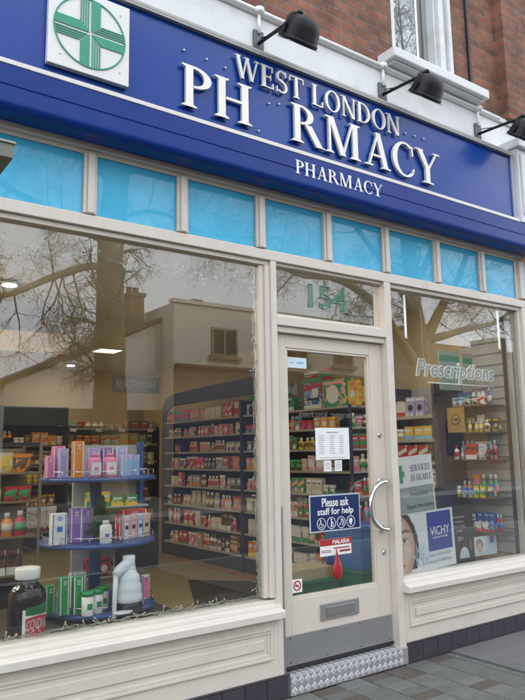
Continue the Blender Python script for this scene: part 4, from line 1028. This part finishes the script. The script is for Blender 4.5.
# help sign
t = thing('help_sign', 'navy plastic sign reading Please ask staff for help with four icons', 'sign', (3.05, YG - .012, 1.03))
SB = mat('help_navy', (.008, .022, .11), rough=.4, var=.05)
BX(-.222, .222, 0, .004, -.118, .118).build('border', mat('help_border', (.50, .56, .62), rough=.4), t)
BX(-.213, .213, -.0015, -.0002, -.109, .109).build('sheet', SB, t)
put_text('Please ask', 0, -.0028, .068, WHITE_V, t, w=.235, h=.056, depth=.0016, offset=.012)
put_text('staff for help', 0, -.0028, .004, WHITE_V, t, w=.315, h=.056, depth=.0016, offset=.012)
b = MB()
for k in range(4):
    cx = -.126 + k * .086; n = 24
    for i in range(n):
        a0, a1 = 2 * pi * i / n, 2 * pi * (i + 1) / n
        b.prism([(cx + .038 * cos(a0), -.066 + .038 * sin(a0)), (cx + .038 * cos(a1), -.066 + .038 * sin(a1)), (cx + .034 * cos(a1), -.066 + .034 * sin(a1)), (cx + .034 * cos(a0), -.066 + .034 * sin(a0))], -.003, -.0017)
    def dot(x, z, r): b.prism([(cx + x + r * cos(2 * pi * i / 10), -.066 + z + r * sin(2 * pi * i / 10)) for i in range(10)], -.0031, -.0018)
    def bar(x0, z0, x1, z1, w=.005):
        d = Vector((x1 - x0, z1 - z0)).normalized(); n_ = Vector((-d.y, d.x)) * w / 2
        b.prism([(cx + x0 + n_.x, -.066 + z0 + n_.y), (cx + x1 + n_.x, -.066 + z1 + n_.y), (cx + x1 - n_.x, -.066 + z1 - n_.y), (cx + x0 - n_.x, -.066 + z0 - n_.y)], -.0032 - .0001 * k, -.0019)
    if k == 0: dot(-.006, .022, .005); bar(-.006, .016, -.003, -.004, .007); bar(-.003, -.004, .012, -.004); bar(.012, -.004, .018, -.018); [bar(-.004 + .016 * cos(a), -.008 + .016 * sin(a), -.004 + .016 * cos(a + .45), -.008 + .016 * sin(a + .45), .004) for a in [2.4 + .42 * i for i in range(8)]]
    if k == 1: dot(0, .023, .0055); bar(0, .017, 0, -.004, .009); bar(0, -.004, -.008, -.026); bar(0, -.004, .008, -.026); bar(.002, .012, .014, -.002); bar(.014, -.002, .02, -.026, .003)
    if k == 2: [bar(.018 * cos(a), .02 * sin(a), .018 * cos(a + .4), .02 * sin(a + .4), .007) for a in [-1.2 + .38 * i for i in range(8)]]; bar(-.018, -.02, .016, .022, .004)
    if k == 3: dot(0, .006, .016); bar(.0, -.004, .0, -.022, .012); bar(-.016, -.010, -.002, .0, .006)
b.build('icons', WHITE_V, t)
# leaflet with blood-drop tag
t = flat('leaflet', 'red and white leaflet headed MALARIA below the help sign', 'leaflet', 2.912, 3.185, .757, .862, PAPER, YG - .006)
BX(-.136, .136, -.0022, -.0011, .012, .052).build('red_band', mat('leaflet_red', (.42, .02, .03), rough=.5), t)
put_text('MALARIA', .045, -.0034, .032, WHITE_V, t, w=.15, h=.026, depth=.001, offset=.02)
b = MB(); b.box(-.02, .12, -.002, -.0012, -.012, -.004); b.box(.03, .125, -.002, -.0012, -.036, -.022); b.box(-.128, -.04, -.002, -.0012, -.03, -.026); b.box(-.128, -.05, -.002, -.0012, -.02, -.016)
b.build('print', mat('leaflet_ink', (.30, .03, .04)), t)
dp = MB(); dp.lathe([(.001, .0), (.022, .008), (.040, .035), (.043, .062), (.034, .095), (.016, .135), (.007, .170), (.004, .20)], n=20, sy=.45)
tag(dp.build('blood_drop', mat('drop_red', (.36, .02, .025), rough=.25), loc=(3.035, YG - .03, .605)), 'shiny red drop-shaped tag hanging under the leaflet', 'tag')
# no smoking sticker and opening label
t = flat('no_smoking_sticker', 'small square no-smoking sticker in the lower left door corner', 'sticker', 2.682, 2.762, .562, .642, PAPER)
b = MB(); n = 20
for i in range(n):
    a0, a1 = 2 * pi * i / n, 2 * pi * (i + 1) / n
    b.prism([(.031 * cos(a0), .031 * sin(a0)), (.031 * cos(a1), .031 * sin(a1)), (.023 * cos(a1), .023 * sin(a1)), (.023 * cos(a0), .023 * sin(a0))], -.0022, -.0012)
b.prism([(-.02, .016), (-.016, .02), (.02, -.016), (.016, -.02)], -.0025, -.0015)
b.build('red_ring', mat('ring_red', (.42, .03, .04)), t); BX(-.018, .012, -.0019, -.0011, -.004, .004).build('cigarette', INK, t)
t = flat('window_label', 'pale blue label in the top left corner of the door glass', 'label', 2.680, 2.845, 1.975, 2.045, mat('label_pale', (.60, .72, .78), rough=.5))
b = MB(); b.box(.0, .06, -.002, -.0012, -.005, .008); b.box(-.06, -.02, -.002, -.0012, -.004, .002); b.build('print', pm('light blue'), t)
# street number
tag(text_bm('154', w=.345, h=.165, outline=.018).build('street_number', mat('number_green', (.03, .24, .16), rough=.5), loc=(3.035, .056, 2.475)), 'green outlined number 154 on the pane over the door', 'number')

# ------------------------------------------------------------------ right window posters and hangings
def board(name, label, cat, x0, x1, z0, z1, y, m, lean=0.0, rz=0.0):
    t = thing(name, label, cat, ((x0 + x1) / 2, y, z0)); t.rotation_euler = (lean, 0, rz)
    BX(-(x1 - x0) / 2, (x1 - x0) / 2, 0, .006, 0, z1 - z0).build('board', m, t)
    return t
PW = mat('poster_white', (.72, .74, .76), rough=.35, var=.03)
t = board('services_board', 'tall white and grey services available board with green cross', 'board', 3.655, 4.125, .560, 1.385, .15, PW); t.rotation_euler.y = -.07; t.location.x += .05
BX(-.222, .222, -.0012, -.0002, .10, .60).build('grey_field', mat('field_grey', (.27, .33, .32), rough=.5), t)
b = MB(); b.box(-.135, -.100, -.0014, -.0003, .635, .765); b.box(-.155, -.080, -.0018, -.0015, .68, .72); b.build('green_cross', GREEN_V, t)
SV = mat('services_blue', (.03, .06, .18))
serif_text(MB(), 'SERVICES', -.02, .205, .712, .046, -.0016, .0012, .10).build('lettering', SV, t)
serif_text(MB(), 'AVAILABLE', -.02, .212, .640, .046, -.0016, .0012, .10).build('lettering', SV, t)
for k, s_ in enumerate(('Prescriptions', 'Repeat Prescriptions', 'Medicine Use Review', 'Free Collection')):
    put_text(s_, 0.06 + .004 * k, -.0022, .540 - k * .088, INK, t, w=.0145 * len(s_), h=.040, depth=.001, offset=.012)
# skincare poster with half a face
t = board('skincare_poster', 'white skincare poster with half a woman\'s face and a blue lettered square', 'poster', 3.66, 4.285, .556, .978, .10, PW); t.rotation_euler.y = -.045
def poly(pts, y, m, name, parent, d=.0006):
    return MB().prism(pts, y - d, y, 'y').build(name, m, parent)
def ell(cx_, cz_, rx, rz_, a0=0, a1=360, n=24): return [(cx_ + rx * cos(radians(a0 + (a1 - a0) * k / n)), cz_ + rz_ * sin(radians(a0 + (a1 - a0) * k / n))) for k in range(n + (0 if a1 - a0 == 360 else 1))]
def printed(name, parent, x0, x1, z0, z1, nx, nz, y, fn):
    """a printed picture: a flat sheet whose ink colours come from fn(x, z)"""
    b = MB(); b.add([(x0 + (x1 - x0) * i / nx, y, z0 + (z1 - z0) * k / nz) for k in range(nz + 1) for i in range(nx + 1)],
                    [(k * (nx + 1) + i, k * (nx + 1) + i + 1, (k + 1) * (nx + 1) + i + 1, (k + 1) * (nx + 1) + i) for k in range(nz) for i in range(nx)])
    m = MATS.get('printed_picture')
    if m is None:
        m = bpy.data.materials.new('printed_picture'); m.use_nodes = True; MATS['printed_picture'] = m
        at_ = m.node_tree.nodes.new('ShaderNodeAttribute'); at_.attribute_name = 'ink'; p = m.node_tree.nodes['Principled BSDF']; p.inputs['Roughness'].default_value = .35
        m.node_tree.links.new(at_.outputs['Color'], p.inputs['Base Color'])
    o = b.build(name, m, parent); ca = o.data.color_attributes.new('ink', 'FLOAT_COLOR', 'POINT')
    for i, v in enumerate(o.data.vertices): ca.data[i].color = (*fn(v.co.x, v.co.z), 1)
    return o
def ss(a, b_, x): t_ = max(0, min(1, (x - a) / (b_ - a))); return t_ * t_ * (3 - 2 * t_)
def mixc(a, b_, t_): return tuple(p * (1 - t_) + q_ * t_ for p, q_ in zip(a, b_))
def el(x, z, cx_, cz_, rx, rz_): return math.hypot((x - cx_) / rx, (z - cz_) / rz_)
WH = (.72, .74, .76); HAIR = (.03, .02, .017)
def woman(x, z):
    c = WH
    d = el(x, z, -.335, .18, .245, .30)
    c = mixc(HAIR, c, ss(.97, 1.02, d + .02 * sin(z * 90) * .5)) if z > .03 else mixc(c, WH, 1)
    d = el(x, z, -.335, .185, .205, .25)
    sk = mixc((.70, .50, .40), (.50, .31, .23), ss(.55, 1.0, d)); sk = mixc(sk, (.78, .60, .50), .8 * math.exp(-((x + .20) / .03) ** 2 - ((z - .165) / .04) ** 2) + .7 * math.exp(-((x + .29) / .05) ** 2 - ((z - .35) / .04) ** 2))
    sk = mixc(sk, (.42, .25, .19), .75 * math.exp(-((x + .272) / .012) ** 2 - ((z - .20) / .06) ** 2))          # side of the nose
    sk = mixc(sk, (.44, .27, .20), .7 * math.exp(-((x + .235) / .05) ** 2 - ((z - .258) / .014) ** 2))         # eye socket
    sk = mixc(sk, (.50, .32, .26), .5 * math.exp(-((x + .235) / .04) ** 2 - ((z - .212) / .010) ** 2))
    sk = mixc(sk, (.20, .09, .07), .9 * math.exp(-((x + .290) / .012) ** 2 - ((z - .122) / .007) ** 2))         # nostril
    lp = el(x, z, -.318, .066, .075, .023); sk = mixc((.52, .20, .19), sk, ss(.75, 1.05, lp)); sk = mixc(sk, (.25, .08, .08), .8 * math.exp(-((z - .068 - .2 * (x + .318) ** 2) / .004) ** 2) * (1 - ss(.9, 1.05, lp)))
    zb = .283 + .024 * (1 - ((x + .215) / .07) ** 2); th = .008 * (1 - ss(-.20, -.155, x)) + .002
    sk = mixc(sk, (.06, .04, .03), .9 * math.exp(-((z - zb) / th) ** 2) * ss(-.298, -.28, x) * (1 - ss(-.165, -.150, x)))
    ey = max(el(x, z, -.235, .226, .042, .026), el(x, z, -.235, .246, .042, .024)); sk = mixc((.70, .68, .66), sk, ss(.9, 1.05, ey))
    if ey < 1.0:
        ir = el(x, z, -.236, .238, .0145, .0145); sk = mixc((.10, .065, .05), sk, ss(.85, 1.1, ir)); sk = mixc((.01, .01, .01), sk, ss(.35, .55, ir))
    sk = mixc(sk, (.03, .02, .02), .9 * math.exp(-((ey - 1.02) / .10) ** 2) * ss(.232, .242, z))
    return mixc(sk, c, ss(.97, 1.01, d))
printed('printed_portrait', t, -.312, -.05, .002, .42, 105, 150, -.0004, woman)
b = MB(); rr = random.Random(8)
for k in range(16):
    x, z = rr.uniform(-.12, -.02), rr.uniform(.02, .10); pts = [(x, z)]
    p = [Vector((x, z))]; a = rr.uniform(.9, 2.4)
    for j in range(5): a += rr.uniform(-.4, .4); p.append(p[-1] + Vector((cos(a), sin(a))) * .03)
    for j in range(5):
        d = (p[j + 1] - p[j]).normalized(); n_ = Vector((-d.y, d.x)) * (.0036 - .0006 * j)
        b.prism([tuple(p[j] + n_), tuple(p[j + 1] + n_ * .8), tuple(p[j + 1] - n_ * .8), tuple(p[j] - n_)], -.0009 - k * .00008, -.0002 - k * .00002)
b.build('printed_water', mat('poster_water', (.42, .56, .68), rough=.3), t)
BX(.015, .285, -.0014, -.0002, .128, .408).build('blue_square', mat('poster_blue', (.012, .04, .30), rough=.35), t)
put_text('VICHY', .15, -.0028, .27, WHITE_V, t, w=.215, h=.062, depth=.0012)
put_text('LABORATOIRES', .15, -.0028, .222, WHITE_V, t, w=.17, h=.013, depth=.0012)
put_text('AQUALIA THERMAL', .10, -.0012, .052, mat('poster_grey_ink', (.30, .36, .42)), t, w=.33, h=.026, depth=.0012)
put_text('SOIN HYDRATANT', .14, -.0012, .098, MATS['poster_grey_ink'], t, w=.24, h=.018, depth=.0012)
# dark poster
t = board('dark_poster', 'black poster with small white lettering right of the skincare poster', 'poster', 4.31, 4.60, .563, .99, .17, mat('poster_black', (.018, .016, .018), rough=.35))
for k, s_ in enumerate(('NUTRITION', 'COMPLEX', 'SKIN CARE', 'NIGHT')): put_text(s_, -.03, -.0014, .335 - k * .035, mat('poster_pale_ink', (.45, .45, .45)), t, w=.016 * len(s_), h=.018, depth=.001)
put_text('30+', -.02, -.0014, .17, MATS['poster_pale_ink'], t, w=.07, h=.034, depth=.001)
poly(ell(.02, .02, .06, .085, 0, 180), -.0002, mat('poster_jar', (.50, .55, .60)), 'printed_jar', t)
poly(ell(.10, .12, .015, .05), -.0002, mat('poster_rust', (.25, .06, .04)), 'printed_swirl', t)
# child-face poster
t = board('child_poster', 'pale blue poster with a fair-haired child\'s face at the right', 'poster', 4.63, 4.985, .563, .715, .24, mat('poster_sky', (.58, .68, .76), rough=.35))
def child(x, z):
    c = (.58, .68, .76); x += .05
    c = mixc((.60, .58, .54), c, ss(.9, 1.02, el(x, z, 0, -.02, .075, .055)))
    c = mixc((.30, .22, .13), c, ss(.92, 1.04, el(x, z, 0, .088, .046, .050)))
    f = el(x, z, 0, .070, .034, .042); sk = mixc((.70, .50, .40), (.52, .34, .26), ss(.4, 1, f))
    for q_ in (-.013, .013):
        sk = mixc((.08, .06, .05), sk, ss(.7, 1.2, el(x, z, q_, .075, .006, .004))); sk = mixc(sk, (.28, .18, .12), .6 * math.exp(-((x - q_) / .009) ** 2 - ((z - .086) / .003) ** 2))
    sk = mixc(sk, (.45, .28, .22), .6 * math.exp(-(x / .006) ** 2 - ((z - .060) / .004) ** 2)); sk = mixc((.50, .22, .20), sk, ss(.7, 1.1, el(x, z, 0, .047, .013, .005)))
    c = mixc(sk, c, ss(.95, 1.04, f)); return mixc((.33, .24, .14), c, ss(.9, 1.1, el(x, z, -.004, .116, .038, .020)))
printed('printed_portrait', t, -.13, .03, .001, .148, 70, 64, -.0004, child)
poly(ell(.115, .115, .028, .028), -.0002, mat('poster_dot', (.06, .12, .36)), 'printed_dot', t)
# hanging script sign and white suspension rods
t = thing('prescriptions_sign', 'white outlined script sign reading Prescriptions hanging in the right window', 'sign', (4.50, .16, 2.045))
text_bm('Prescriptions', w=.98, h=.17, depth=.006, offset=.018, shear=.25).build('lettering', mat('script_pale', (.34, .37, .35), rough=.4), t)
o = text_bm('Prescriptions', w=1.0, h=.185, outline=.030, offset=.03, shear=.25).build('letter_edge', mat('script_edge', (.82, .85, .83), rough=.25), t)
MB().tube([(-.36, 0, -.095), (.48, 0, -.095)], .006, 6).build('underline', MATS['script_edge'], t)
for x in (-.40, .42): MB().tube([(x, .0, .08), (x, .0, .57)], .0015, 4).build('hanging_wire', STEEL, t)
for x, lab_ in ((3.87, 'slim white suspension rod with added glow at the left of the right window'), (5.045, 'slim white suspension rod with added glow at the far right of the right window')):
    t = thing('hanging_rod', lab_, 'hanging rod', (x, .12, 2.26), 'white suspension rods with added glow in the right window')
    MB().lathe([(.008, .02), (.009, .022), (.009, .35), (.006, .352)], n=12).build('tube', mat('rod_added_glow', (.85, .92, 1.0), emit=.22), t)  # suspension rod, not a lamp; its faint glow is added
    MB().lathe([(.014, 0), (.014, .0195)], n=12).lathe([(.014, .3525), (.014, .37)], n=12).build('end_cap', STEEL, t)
for k, (x0, x1) in enumerate(((4.55, 4.83), (4.90, 5.05))):
    t = board('green_header_card', ('left', 'right')[k] + ' white card with green heading behind the script sign', 'card', x0, x1, 1.93, 2.27, .38 + .03 * k, mat('card_pale_green', (.30, .40, .33), rough=.5))
    BX(-(x1 - x0) / 2 + .01, (x1 - x0) / 2 - .01, -.0012, -.0002, .25, .30).build('green_band', GREEN_V, t)
t = MB(); t.prism([(3.66, 1.80), (3.66, 1.92), (3.80, 1.94), (3.86, 1.90), (3.86, 1.82), (3.78, 1.80)], .40, .406)
tag(t.build('yellow_card', mat('card_yellow', (.62, .36, .05), rough=.5)), 'yellow cut-out card at the left side of the right window', 'card')

# ------------------------------------------------------------------ opposite side of the street (seen mirrored in the glass)
OB = thing('corner_house', 'cream rendered corner house with parapet and two chimneys across the street', 'house', (13, -17, 0))
CR = mat('house_render', (.74, .68, .58), rough=.85, var=.12, dirt=.2)
YF = -16.5
def OP(b, name, m, parent=OB, label=None):
    b.v = [(x - 13, y + 17, z) for x, y, z in b.v]
    return b.build(name, m, parent, label=label)
OP(MB().box(10.72, 20.0, YF - 9, YF, 0, 6.55).box(10.66, 20.0, YF - .25, YF + .06, 6.5505, 6.68), 'wall', CR)
OP(MB().prism([(10.715, 0), (10.715, 6.02), (8.2, 4.75), (5.5, 3.6), (5.5, 0)], YF - 9, YF - .9, 'y'), 'side_wing', mat('wing_render', (.70, .66, .60), rough=.85, dirt=.2))
OP(MB().prism([(10.70, 6.03), (10.70, 6.18), (5.3, 3.66), (5.3, 3.5)], YF - 9, YF - .8, 'y'), 'sloping_roof', mat('roof_slate', (.09, .075, .06), rough=.7))
for cx_, z0, z1, w in ((10.02, 5.3, 6.95, .27), (12.68, 6.5, 6.82, .36)):
    c = OP(MB().box(cx_ - w, cx_ + w, YF - 2.2, YF - 1.4, z0, z1).box(cx_ - w - .06, cx_ + w + .06, YF - 2.26, YF - 1.34, z1, z1 + .12), 'chimney', mat('chimney_brick', (.22, .15, .09), rough=.9, var=.2))
    pt = MB()
    for k in (-.18, .18): pt.lathe([(.12, 0), (.10, .20), (.13, .26)], (cx_ + k * .7, YF - 1.8, z1 + .12), 10)
    OP(pt, 'chimney_pots', MATS['chimney_brick'], c)
for (xa, xb, za, zb_) in ((12.28, 13.2, 4.88, 5.74), (15.6, 16.5, 4.88, 5.74), (18.0, 18.9, 4.88, 5.74)):
    wn2 = OP(MB().box(xa - .08, xb + .08, YF - .02, YF + .05, za - .08, za - .001).box(xa - .08, xb + .08, YF - .02, YF + .05, zb_ + .001, zb_ + .08).box(xa - .08, xa - .001, YF - .02, YF + .05, za, zb_).box(xb + .001, xb + .08, YF - .02, YF + .05, za, zb_).box((xa + xb) / 2 - .04, (xa + xb) / 2 + .04, YF + .012, YF + .05, za, zb_), 'window', mat('window_trim', (.30, .24, .15)))
    OP(BX(xa, xb, YF + .001, YF + .01, za, zb_), 'pane', mat('pane_dark', (.03, .03, .03), rough=.1), wn2)
    OP(BX(xa - .2, xb + .2, YF, YF + .16, za - .2, za - .085), 'sill', MATS['window_trim'], wn2)
OP(MB().box(10.74, 19.98, YF + .001, YF + .06, 0, 4.32).box(10.72, 20.0, YF + .001, YF + .22, 4.3205, 4.42), 'painted_shopfront', mat('shopfront_slate_blue', (.045, .055, .085), rough=.5))
OP(BX(5.52, 10.70, YF - .899, YF - .82, 0, 2.9), 'dark_boarding', mat('boarding_dark', (.045, .04, .035), rough=.7))
OP(BX(14.6, 20.0, YF + .0605, YF + .12, 2.45, 3.15), 'shop_fascia', mat('fascia_dark', (.02, .018, .016), rough=.5))
kt = text_bm('messenger kitchen', w=3.6, h=.34, depth=.02, offset=.01)
kt.v = [(-x, -y, z) for x, y, z in kt.v]
kt.v = [(x + 17.8, y + YF + .135, z + 2.8) for x, y, z in kt.v]; OP(kt, 'shop_lettering', mat('kitchen_letters', (.75, .73, .68)))
OP(BX(14.8, 19.8, YF + .0605, YF + .09, .5, 2.4), 'shop_window', MATS['pane_dark'])
O2 = thing('brown_terrace', 'brown brick terrace with stepped chimney stacks across the street', 'terrace', (24, -17, 0))
b = MB().box(20.05, 36, YF - 9, YF, 0, 6.2)
b.v = [(x - 24, y + 17, z) for x, y, z in b.v]; b.build('wall', mat('terrace_brick', (.17, .11, .06), rough=.9, var=.2), O2)
for x0, x1, z1 in ((22.0, 22.9, 6.75), (22.9, 23.6, 6.95), (23.6, 24.5, 7.2), (29.3, 30.4, 7.0)):
    b = MB().box(x0, x1 - .01, YF - 2, YF - .6, 6.2, z1); b.v = [(x - 24, y + 17, z) for x, y, z in b.v]; b.build('chimney', MATS['terrace_brick'], O2)
for x in (21.5, 24.5, 27.5):
    for z in (1.2, 4.0):
        b = MB().box(x, x + 1.1, YF + .001, YF + .04, z, z + 1.5); b.v = [(xx - 24, y + 17, zz) for xx, y, zz in b.v]; b.build('window', MATS['pane_dark'], O2)
O3 = thing('grey_terrace', 'low grey rendered terrace left of the corner house across the street', 'terrace', (-10, -20, 0))
b = MB().box(-24, 5.4, -30, -21, 0, 4.3); b.v = [(x + 10, y + 20, z) for x, y, z in b.v]; b.build('wall', mat('terrace_render', (.14, .12, .10), rough=.9, var=.1), O3)
for x in (-20, -12, -5, 1):
    b = MB().box(x, x + 1.2, -20.999, -20.95, 1.4, 3.2); b.v = [(xx + 10, y + 20, zz) for xx, y, zz in b.v]; b.build('window', MATS['pane_dark'], O3)

# bare plane trees
BARK = mat('plane_bark', (.19, .145, .08), rough=.9, var=.5, scale=3, bump=.6, bscale=12)
TWIG = mat('twig_bark', (.17, .135, .09), rough=.9, var=.3)
def smooth_path(pts, k=5):
    out = []; P = [Vector(p) for p in pts]; P = [P[0] * 2 - P[1]] + P + [P[-1] * 2 - P[-2]]
    for i in range(1, len(P) - 2):
        for j in range(k):
            t = j / k; a, b_, c, d = P[i - 1], P[i], P[i + 1], P[i + 2]
            out.append(.5 * ((2 * b_) + (c - a) * t + (2 * a - 5 * b_ + 4 * c - d) * t * t + (3 * b_ - a - 3 * c + d) * t ** 3))
    out.append(P[-2]); return out
def grow(b, seedb, p, d, L, r, depth, rg):
    n = 4 if depth < 2 else 3
    pts = [p]; q = p.copy(); dd = d.copy()
    for i in range(n):
        dd = (dd + Vector((rg.uniform(-1, 1), rg.uniform(-1, 1), rg.uniform(-1, .9))) * .28 + Vector((0, 0, -.05 if depth > 1 else .05))).normalized()
        q = q + dd * L / n; pts.append(q)
    b.tube(pts, [r * (1 - .6 * i / n) for i in range(n + 1)], 5 if depth == 0 else 3, 0 if depth > 0 else 0, False)
    if depth >= 3:
        if rg.random() < .16: seedb.lathe([(.002, -.02), (.018, 0), (.002, .02)], pts[-1] + Vector((0, 0, -.03)), 5)
        return
    m = {0: 7, 1: 6, 2: 4}[depth]
    for k in range(m):
        t = rg.uniform(.2, 1.0); i = min(int(t * n), n - 1); s = pts[i].lerp(pts[i + 1], t * n - i)
        ax = (pts[i + 1] - pts[i]).normalized(); side = ax.orthogonal().normalized(); side.rotate(Matrix.Rotation(rg.uniform(0, 2 * pi), 3, ax))
        nd_ = (ax * rg.uniform(.3, .9) + side).normalized()
        if depth >= 1: nd_ = (nd_ + Vector((0, 0, -.25))).normalized()
        grow(b, seedb, s, nd_, L * rg.uniform(.45, .62), r * .45, depth + 1, rg)
def plane_tree(label, base, limbs, seed, L0=1.7, nb=5):
    rg = random.Random(seed); t = thing('plane_tree', label, 'tree', base, 'bare plane trees across the street'); tb_, cb2, sb = MB(), MB(), MB()
    for pts, r0, r1, branch in limbs:
        sp = smooth_path(pts); n = len(sp)
        q_ = .95 if r0 > .4 else .62
        tb_.tube(sp, [q_ * (r0 + (r1 - r0) * i / (n - 1)) * rg.uniform(.95, 1.06) for i in range(n)], 12)
        if branch:
            ln = sum((sp[i + 1] - sp[i]).length for i in range(n - 1))
            for k in range(int(ln * branch)):
                i = int(n * rg.uniform(.3, 1.0)) - 1; i = max(0, min(n - 2, i))
                ax = (sp[i + 1] - sp[i]).normalized(); side = ax.orthogonal().normalized(); side.rotate(Matrix.Rotation(rg.uniform(0, 2 * pi), 3, ax))
                grow(cb2, sb, sp[i], (ax * .5 + side).normalized(), L0 * rg.uniform(.6, 1.1), .014 + .14 * r1, 0, rg)
    bx0, by0, bz0 = base
    for m_ in (tb_, cb2, sb): m_.v = [(x - bx0, y - by0, z - bz0) for x, y, z in m_.v]
    tb_.build('trunk', BARK, t); cb2.build('crown', TWIG, t); sb.build('seed_balls', TWIG, t); return t
Y = -12.9
tr1 = plane_tree('thick straight-trunked bare plane tree mirrored in the left window', (6.75, Y, 0), [
    ([(6.75, Y, -.05), (6.72, Y, 1.5), (6.68, Y, 4), (6.66, Y, 7.4), (6.9, Y, 10), (7.1, Y + .3, 13)], .52, .26, 1.6),
    ([(6.6, Y, 6.1), (6.1, Y + .2, 6.25), (5.0, Y + .5, 5.75), (3.8, Y + .6, 5.1), (2.6, Y + .8, 4.9)], .20, .07, 4.5),
    ([(6.6, Y, 7.0), (5.4, Y - .2, 7.5), (3.6, Y + .4, 7.9), (1.6, Y + .6, 8.9)], .2, .06, 3.2),
    ([(6.6, Y, 7.6), (7.8, Y + .3, 8.0), (9.4, Y + .5, 7.6), (11.6, Y + 1, 7.7)], .11, .03, 4.5),
    ([(6.7, Y, 8.2), (5.6, Y + .7, 9.6), (4.0, Y + 1.5, 11)], .17, .05, 2.4),
    ([(6.8, Y, 8.8), (8.4, Y + .8, 10.2), (10.2, Y + 1.2, 11.4)], .17, .05, 2.4)], 4)
tr1.location.x += .25
plane_tree('many-limbed bare plane tree mirrored in the right window', (18.9, Y, 0), [
    ([(18.9, Y, -.05), (18.85, Y, 2), (18.8, Y, 4.6), (18.6, Y, 6.6), (18.5, Y, 8.6), (18.2, Y, 12)], .62, .2, 1.6),
    ([(18.7, Y, 4.4), (17.6, Y + .2, 5.3), (16.4, Y + .3, 6.4), (14.6, Y + .4, 7.0), (12.8, Y + .5, 6.9), (11.2, Y + .6, 7.6)], .34, .09, 2.6),
    ([(18.9, Y, 4.9), (20.1, Y, 6.6), (21.2, Y + .2, 8.2), (22.2, Y + .3, 10.5)], .36, .1, 2.4),
    ([(18.7, Y, 6.2), (17.4, Y + .3, 7.4), (15.6, Y + .4, 8.8), (14.0, Y + .6, 10.2)], .27, .08, 2.4),
    ([(19.3, Y, 5.4), (21.4, Y + .2, 6.0), (23.4, Y + .5, 6.6), (25.6, Y + .8, 8.6)], .26, .08, 2.4),
    ([(18.6, Y, 7.2), (19.7, Y + .2, 9.2), (20.0, Y + .3, 12), (19.4, Y, 15.5), (19.1, Y, 19.5)], .24, .05, 3.4),
    ([(18.3, Y, 10.5), (17.4, Y + .3, 13), (18.2, Y + .4, 16), (18.0, Y + .6, 19)], .2, .05, 2.4), ([(18.5, Y, 9), (20.6, Y + .3, 12.5), (21.5, Y + .6, 16)], .2, .05, 2.4)], 9)
plane_tree('bare plane tree whose low boughs show in the leftmost blue panes', (-.6, Y, 0), [
    ([(-.6, Y, -.05), (-.5, Y, 4), (-.2, Y, 7), (.2, Y, 11)], .45, .2, 1.6),
    ([(-.4, Y, 5), (1.0, Y + .6, 6.6), (2.6, Y + 1.4, 8.0), (4.0, Y + 2, 10)], .26, .07, 2.6),
    ([(-.3, Y, 6), (-2, Y + .8, 8), (-3.4, Y + 1.4, 10.5)], .25, .07, 2.0),
    ([(-.2, Y, 7), (1.6, Y + .3, 9.5), (2.8, Y + .5, 12)], .22, .07, 2.2)], 15)
